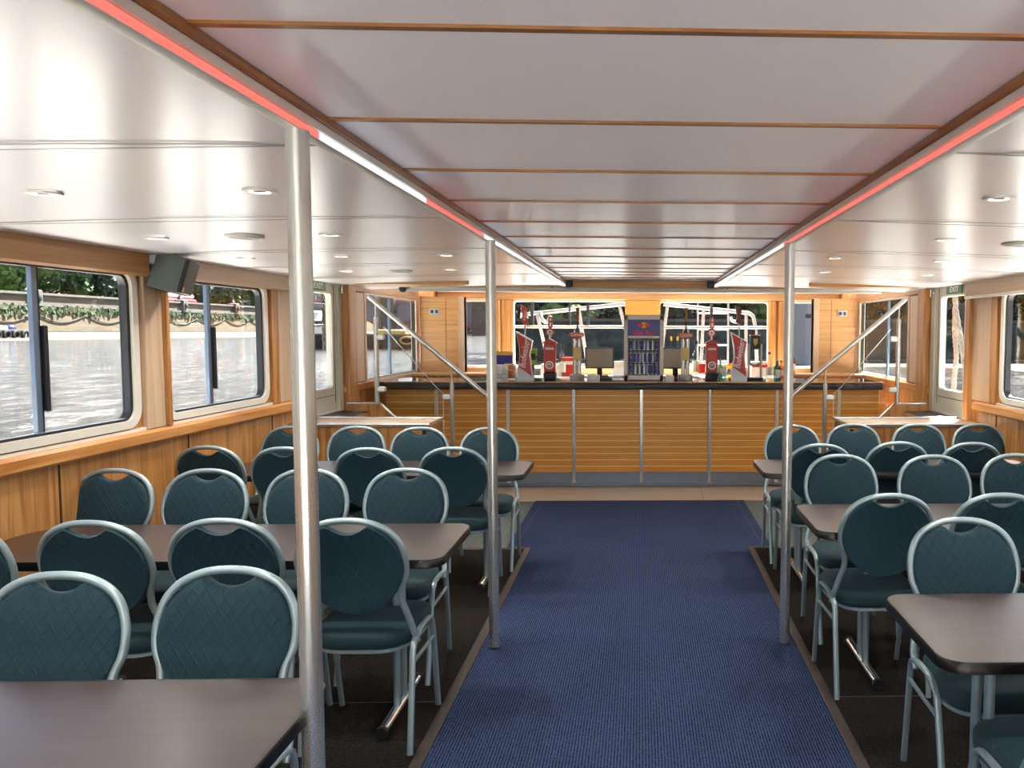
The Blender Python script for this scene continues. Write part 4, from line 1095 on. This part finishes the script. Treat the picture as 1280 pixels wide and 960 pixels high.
pl_desc = ['at the left picture edge', 'left of the first lamp post', 'behind the first lamp post', 'right of the first lamp post', 'above the right end of the near window', 'hidden beside the window pillar', 'above the red and white coach', 'behind the second lamp post', 'left of the farthest lamp post', 'behind the farthest lamp post', 'at the far end of the embankment', 'beyond the end of the embankment', 'farthest along the bank']
for i in range(13):
    y_ = 74 + i * 8.2
    tree(kk[i], XL - 7.5 - random.random() * 3, y_, 4.2, .98 + random.random() * .2, desc[kk[i]] + ' tree on the left embankment, ' + pl_desc[i], 'trees on the left embankment')
for i in range(12):      # second, farther row
    tree('b', XL - 21 - random.random() * 3, 80 + i * 11.0, 3.9, 1.35, 'dark tree in the back row of the left embankment, number %s from the left' % ['one', 'two', 'three', 'four', 'five', 'six', 'seven', 'eight', 'nine', 'ten', 'eleven', 'twelve'][i], 'trees on the left embankment')

# lamp posts with globes
def lamp_post(y_, label):
    t = thing('street_lamp', label, 'lamp post', (XL - .45, y_, 5.55), 0, 'globe lamps on the left embankment'); t.scale = (1.1, 1.1, 1.1)
    MB().bbox(-.55, .75, -.55, .55, -1.4, .25, .08).build('pedestal', M['coping'], t)
    MB().lathe([(.3, .25), (.34, .4), (.18, .7), (.13, .9), (.09, 1.6), (.12, 1.7), (.08, 2.6), (.14, 2.75), (.1, 2.85)], n=12).build('post', M['dark'], t)
    MB().sphere((0, 0, 3.1), .3, 14).build('globe', M['whitegloss'], t)
    b = MB().sphere((.8, 0, -.5), .32, 10, (.6, 1, 1.2)); b.build('lion_boss', M['darkstone'], t)
lamp_post(90.2, 'globe lamp post on the embankment seen through the near left window')
lamp_post(118.5, 'globe lamp post on the embankment beside the loudspeaker, near end of the coach')
lamp_post(133.5, 'globe lamp post on the embankment at right end of the second left window')
# coach
t = thing('coach', 'red and white coach driving behind the left embankment wall', 'bus', (XL - 4.5, 124, 4.2))
MB().bbox(-1.2, 1.2, -4.4, 4.4, .3, 2.0, .2).build('body', M['logo_red'], t); MB().bbox(-1.15, 1.15, -3.8, 3.8, 1.95, 2.9, .35).build('roof', M['whitegloss'], t)
b = MB()
for yy in (-3, 3):
    for xx in (-1.1, 1.1): b.cyl((xx - .12, yy, .42), (xx + .12, yy, .42), .42, 14)
b.build('wheel', M['black'], t)
# work boat
t = thing('work_boat', 'small dark work boat with tyre fenders at the left picture edge', 'boat', (-59.5, 76.0, WZ))
b = MB(); b.loft([[(x_ * k, y_ * k2, z_) for x_, y_ in rrect(-1.2, 1.2, -2.6, 2.6, .6)] for z_, k, k2 in ((-.1, .8, .92), (.2, .95, .98), (.95, 1.05, 1.02))]); b.build('hull', M['dark'], t)
MB().ring(rrect(-1.3, 1.3, -2.7, 2.7, .6), rrect(-1.1, 1.1, -2.5, 2.5, .5), 'z', .9, 1.05).build('gunwale', M['coping'], t)
for q in (-1.3, -.2, .9, 2.0):
    b = MB(); b.tube([(1.3, q + .36 * cos(2 * pi * k / 12), .5 + .36 * sin(2 * pi * k / 12)) for k in range(12)], .12, 8, closed=True); b.build('tyre_fender', M['black'], t)
b = MB(); 
for q in (-1.6, -.5, .7, 1.7): b.sphere((random.uniform(-.4, .4), q, 1.2), .42, 10, (1, 1.2, .7))
b.build('deck_cover', M['blue'], t); MB().bbox(-.6, .6, -.9, .9, .9, 1.35, .05).build('engine_box', M['whitegloss'], t)

# bridge ahead on the left
t = thing('river_bridge', 'low pink and grey arched road bridge over the river ahead on the left', 'bridge', (-50, 168, 0))
M['bridge'] = plain('bridge_lavender_paint', (112, 114, 128), rough=.6); M['bridge_red'] = plain('bridge_pink_paint', (146, 96, 100), rough=.6)
nsp = 2; L = 16.0
for k in range(nsp):
    x0 = -17.5 + k * (L + 2.2)
    N_ = 18; top = 7.0; b = MB()
    lower = [(x0 + L * q / N_, 1.2 + 3.9 * sin(pi * q / N_) ** .8) for q in range(N_ + 1)]
    b.prism(lower + [(x0 + L, top), (x0, top)], 'y', -5, 5); b.build('arch_span', M['bridge'], t)
    b = MB(); b.tube([(x_, -5.1, z_) for x_, z_ in lower], .3, 6); b.build('arch_rib', M['bridge_red'], t)
    MB().bbox(x0 + L - .3, x0 + L + 2.5, -6.5, 6.5, .3, 8.4, .2).build('pier', M['coping'], t)
MB().box(-18, 19, -5.4, 5.4, 7.0, 7.6).build('deck', M['bridge_red'], t)
b = MB(); b.box(-18, 19, -5.3, -5.1, 8.5, 8.7)
for k in range(25): b.box(-18 + k * 1.5, -17.7 + k * 1.5, -5.3, -5.1, 7.5, 8.5)
b.build('balustrade', M['bridge'], t)
# background buildings beyond the bridge
for x_, y_, w_, h_, c_, lab in ((-84, 230, 34, 24, 'bridge', 'grey office building beyond the bridge seen through the left door'), (-48, 235, 26, 30, 'coping', 'pale building beyond the bridge seen through the left side window')):
    t = thing('office_building', lab, 'building', (x_, y_, 0))
    MB().box(-w_ / 2, w_ / 2, -6, 6, 0, h_).build('body', M[c_], t)
    b = MB()
    for r_ in range(int(h_ / 3.2)):
        for q in range(int(w_ / 3)): b.box(-w_ / 2 + .8 + q * 3, -w_ / 2 + 2.6 + q * 3, -6.05, -5.95, 1.2 + r_ * 3.2, 3.0 + r_ * 3.2)
    tag(b.build('window_panes', M['kick'], t))
    MB().bbox(-w_ / 2 - .3, w_ / 2 + .3, -6.3, 6.3, h_, h_ + .5, .1).build('roof_edge', M['coping'], t)
for i, x_ in enumerate((-38, -29, -21, -12)):
    tree('b' if i % 2 else 'a', x_ - 2 + i * 2, 190 + 3 * i, 1.6, 1.6, 'tree beyond the bridge, ' + ['leftmost', 'second from the left', 'third from the left', 'rightmost'][i], 'trees beyond the bridge')
# moored barge with white wheelhouse
t = thing('barge', 'black barge with white wheelhouse moored outside the left windows', 'boat', (-15.3, 47, WZ))
b = MB(); b.loft([[(x_ * k, y_ * k, z_) for x_, y_ in rrect(-4.3, 4.3, -1.4, 1.4, 1.0)] for z_, k in ((-.2, .94), (.1, .98), (.82, 1.02))]); hl = b.build('hull', M['black'], t)
MB().ring(rrect(-4.42, 4.42, -1.46, 1.46, 1.0), rrect(-4.2, 4.2, -1.25, 1.25, .85), 'z', .8, .88).build('gunwale', M['coping'], t)
MB().bbox(-4.25, 4.25, -1.38, 1.38, -.1, .1, .04).build('red_boot_top', M['dred'], t)
wh = MB().bbox(-3.9, -2.6, -.9, .9, .82, 1.75, .08).build('wheelhouse', M['deck'], t)
b = MB()
for q in range(2): b.box(-3.75 + q * .6, -3.3 + q * .6, -.95, -.88, 1.3, 1.6)
b.build('wheelhouse_window', M['dark'], wh)
MB().bbox(-3.6, -2.9, -.7, .7, 1.75, 2.2, .08).build('upper_cabin', M['deck'], wh)
MB().bbox(.3, 1.9, -.8, .8, .82, 1.15, .06).build('deck_cargo', M['gold'], t)
MB().cyl((-.9, 0, .8), (-.9, 0, 2.9), .05, 8).build('mast', M['coping'], t)
b = MB(); b.tube([(2.2 + .36 * cos(2 * pi * k / 16), -1.5, .52 + .2 * sin(2 * pi * k / 16)) for k in range(16)], .07, 8, closed=True); b.build('life_ring', M['gold'], t)

# dark quay wall and trees ahead / right
YW = 28.0
b = MB().box(-5.2, 24, YW, YW + 1.0, .2, 1.95)
b.box(14.5, 15.5, 2, YW, .2, 1.95); b.box(-5.2, -4.2, YW, 300, .2, 1.95)
w2_ = struct(b.build('quay_wall', M['darkstone']))
b = MB().box(-5.3, 24, YW - .08, YW + .5, 1.95, 2.05); b.build('coping', M['parapet'], w2_)
struct(MB().box(-5, 60, YW + .9, 300, 1.2, 1.5).build('quay_ground', M['moss']))
b = MB(); b.add([(-5.2, YW, .56), (14.5, YW, .56), (14.5, YW - 3.2, .49), (-5.2, YW - .8, .49)], [(0, 1, 2, 3)]); b.add([(14.5, 2, .56), (14.5, YW, .56), (10.5, YW - 3, .49), (11, 2, .49)], [(0, 1, 2, 3)])
struct(b.build('foreshore_strip', M['sand'], smooth=False))
b = MB()
for q in range(24): b.sphere((-4.5 + q * .8 + random.uniform(-.2, .2), YW - .35, .58), .22, 8, (1.2, .8, .5))
rb = tag(b.build('rubble_line', M['coping']), 'line of pale stones along the foot of the dark quay wall', 'rubble', kind='stuff')
fl = ['at the left end of the quay wall', 'second from the left', 'third from the left', 'fourth from the left', 'behind the slatted pillar', 'sixth from the left', 'behind the right pillar-box font', 'eighth from the left', 'behind the right pole', 'tenth from the left', 'behind the right stairs', 'behind the right door', 'farthest right']
for i in range(13):
    k_ = 'bbabcbbabbabb'[i]
    tree(k_, -3.6 + i * 2.0, YW + 4.4 + random.random() * .6 + (i % 2) * 2.4, 1.3, .6, desc[k_] + ' tree above the dark quay wall, ' + fl[i], 'trees above the quay wall')

fl2 = ['first', 'second', 'third', 'fourth', 'fifth', 'sixth', 'seventh', 'eighth']
for i in range(8):
    tree('b', -2.5 + i * 4.0, YW + 13.5 + (i % 2), -1.8, 1.0, 'tall dark tree in the back row ahead, ' + fl2[i] + ' from the left', 'trees above the quay wall')
for i, (x_, lab) in enumerate(((-2.2, 'yellow-green bush on the quay wall, seen left of the slatted pillar'), (-3.3, 'yellowish bush on the quay wall, left edge of left front window'), (7.9, 'bright bush on the quay wall seen through the right side window'))):
    t = thing('bush', lab, 'bush', (x_, YW + 1.95, 1.9), i, 'bushes on the quay wall'); t.scale = (.13, .13, .09) if i else (.16, .12, .08)
    o = bpy.data.objects.new('foliage', crowns['c']); COL.objects.link(o); o.parent = t; o.location = (0, 0, 4)

# foredeck and white railings outside the front windows
deck_o = [(-3.9, -9.0), (3.9, -9.0), (3.9, 9.5), (3.3, 12.2), (1.9, 14.6), (0, 16.2), (-1.9, 14.6), (-3.3, 12.2), (-3.9, 9.5)]
for nm, s_ in (('bounce_deck_left', -1), ('bounce_deck_right', 1)):
    b = MB(); b.prism([(s_ * 2.86, -2.7), (s_ * 3.9, -2.7), (s_ * 3.9, 9.5), (s_ * 3.5, YE + .09), (s_ * 2.86, YE + .09)], 'z', .6, .88); struct(b.build(nm, M['deck']))  # unseen white side decks, added wide to bounce sun onto the ceiling
b = MB().prism([(-3.5, YE + .1), (3.5, YE + .1), (3.3, 12.2), (1.9, 14.6), (0, 16.2), (-1.9, 14.6), (-3.3, 12.2)], 'z', .6, .88)
struct(b.build('foredeck', M['deck']))
struct(MB().box(-3.9, 3.9, -10, Y0 - .01, -.1, -.002).build('aft_bounce_deck', M['deck']))  # unseen aft deck, added as a white surface throwing sun up indoors
RY = 12.6
t = thing('deck_railing', 'white tubular railing outside the left front window', 'railing', (-1.0, RY, .9))
def ox(px): return (px - 800) * RY / 1000.0 + 1.0
def oz(py): return EYE + (413 - py) * RY / 1000.0 - .9
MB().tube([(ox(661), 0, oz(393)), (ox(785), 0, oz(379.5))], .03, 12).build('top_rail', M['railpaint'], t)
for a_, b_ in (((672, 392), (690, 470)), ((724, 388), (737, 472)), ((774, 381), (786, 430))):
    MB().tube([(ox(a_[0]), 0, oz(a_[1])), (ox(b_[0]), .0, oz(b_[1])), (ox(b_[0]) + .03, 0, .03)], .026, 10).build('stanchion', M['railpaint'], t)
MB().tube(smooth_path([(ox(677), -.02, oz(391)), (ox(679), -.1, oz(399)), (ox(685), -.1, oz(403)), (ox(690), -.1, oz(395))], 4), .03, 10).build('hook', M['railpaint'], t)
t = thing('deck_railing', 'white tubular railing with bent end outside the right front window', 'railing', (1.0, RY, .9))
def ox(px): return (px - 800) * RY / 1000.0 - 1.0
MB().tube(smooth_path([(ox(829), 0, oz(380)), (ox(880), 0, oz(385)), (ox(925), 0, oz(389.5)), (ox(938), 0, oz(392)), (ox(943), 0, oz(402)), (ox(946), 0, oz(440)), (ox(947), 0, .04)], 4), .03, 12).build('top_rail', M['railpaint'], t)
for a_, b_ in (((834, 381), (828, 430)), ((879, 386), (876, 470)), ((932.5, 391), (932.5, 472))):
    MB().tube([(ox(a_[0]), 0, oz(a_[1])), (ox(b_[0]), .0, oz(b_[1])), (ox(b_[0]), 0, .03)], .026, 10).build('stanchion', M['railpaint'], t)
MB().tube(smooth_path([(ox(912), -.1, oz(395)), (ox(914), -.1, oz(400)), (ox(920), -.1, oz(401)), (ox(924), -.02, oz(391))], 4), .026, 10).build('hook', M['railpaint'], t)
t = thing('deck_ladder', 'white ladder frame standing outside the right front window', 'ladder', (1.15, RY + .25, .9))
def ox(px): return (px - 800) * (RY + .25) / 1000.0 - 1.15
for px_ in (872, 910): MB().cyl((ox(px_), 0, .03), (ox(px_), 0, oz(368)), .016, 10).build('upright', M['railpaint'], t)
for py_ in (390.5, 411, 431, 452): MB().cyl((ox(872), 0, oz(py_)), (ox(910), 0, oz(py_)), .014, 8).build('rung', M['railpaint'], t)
# mooring ropes outside the doors
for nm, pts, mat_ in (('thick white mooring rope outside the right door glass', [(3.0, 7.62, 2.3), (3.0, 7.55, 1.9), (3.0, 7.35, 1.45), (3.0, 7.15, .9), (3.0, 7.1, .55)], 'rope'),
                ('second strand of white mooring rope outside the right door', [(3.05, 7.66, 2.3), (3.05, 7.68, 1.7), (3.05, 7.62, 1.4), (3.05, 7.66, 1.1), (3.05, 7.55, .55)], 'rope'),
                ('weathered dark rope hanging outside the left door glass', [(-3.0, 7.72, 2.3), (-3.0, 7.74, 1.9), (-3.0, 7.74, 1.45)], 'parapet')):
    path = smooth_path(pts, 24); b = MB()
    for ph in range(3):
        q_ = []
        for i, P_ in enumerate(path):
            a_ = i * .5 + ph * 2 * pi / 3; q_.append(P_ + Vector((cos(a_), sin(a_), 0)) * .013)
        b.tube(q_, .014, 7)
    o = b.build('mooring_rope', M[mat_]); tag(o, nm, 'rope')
# pale building in the right corner window
t = thing('boat_house', 'pale grey boat house outside the right corner window', 'building', (5.95, 26.0, .5))
M['bh'] = plain('boat_house_grey', (140, 144, 152), rough=.7)
MB().bbox(-.75, .75, -1.0, 1.0, .0, 2.6, .05).build('wall', M['bh'], t)
for q in (-.5, .15):
    f = MB().box(q, q + .42, -1.03, -.98, .75, 1.35).build('window_frame', M['dark'], t); MB().box(q + .04, q + .38, -1.05, -1.02, .79, 1.31).build('pane', M['kick'], f)
MB().box(-.77, .77, -1.02, -.99, 1.55, 1.68).build('dark_band', M['dark'], t)
MB().bbox(-.85, .85, -1.15, 1.1, 2.6, 2.72, .03).build('roof', M['coping'], t)
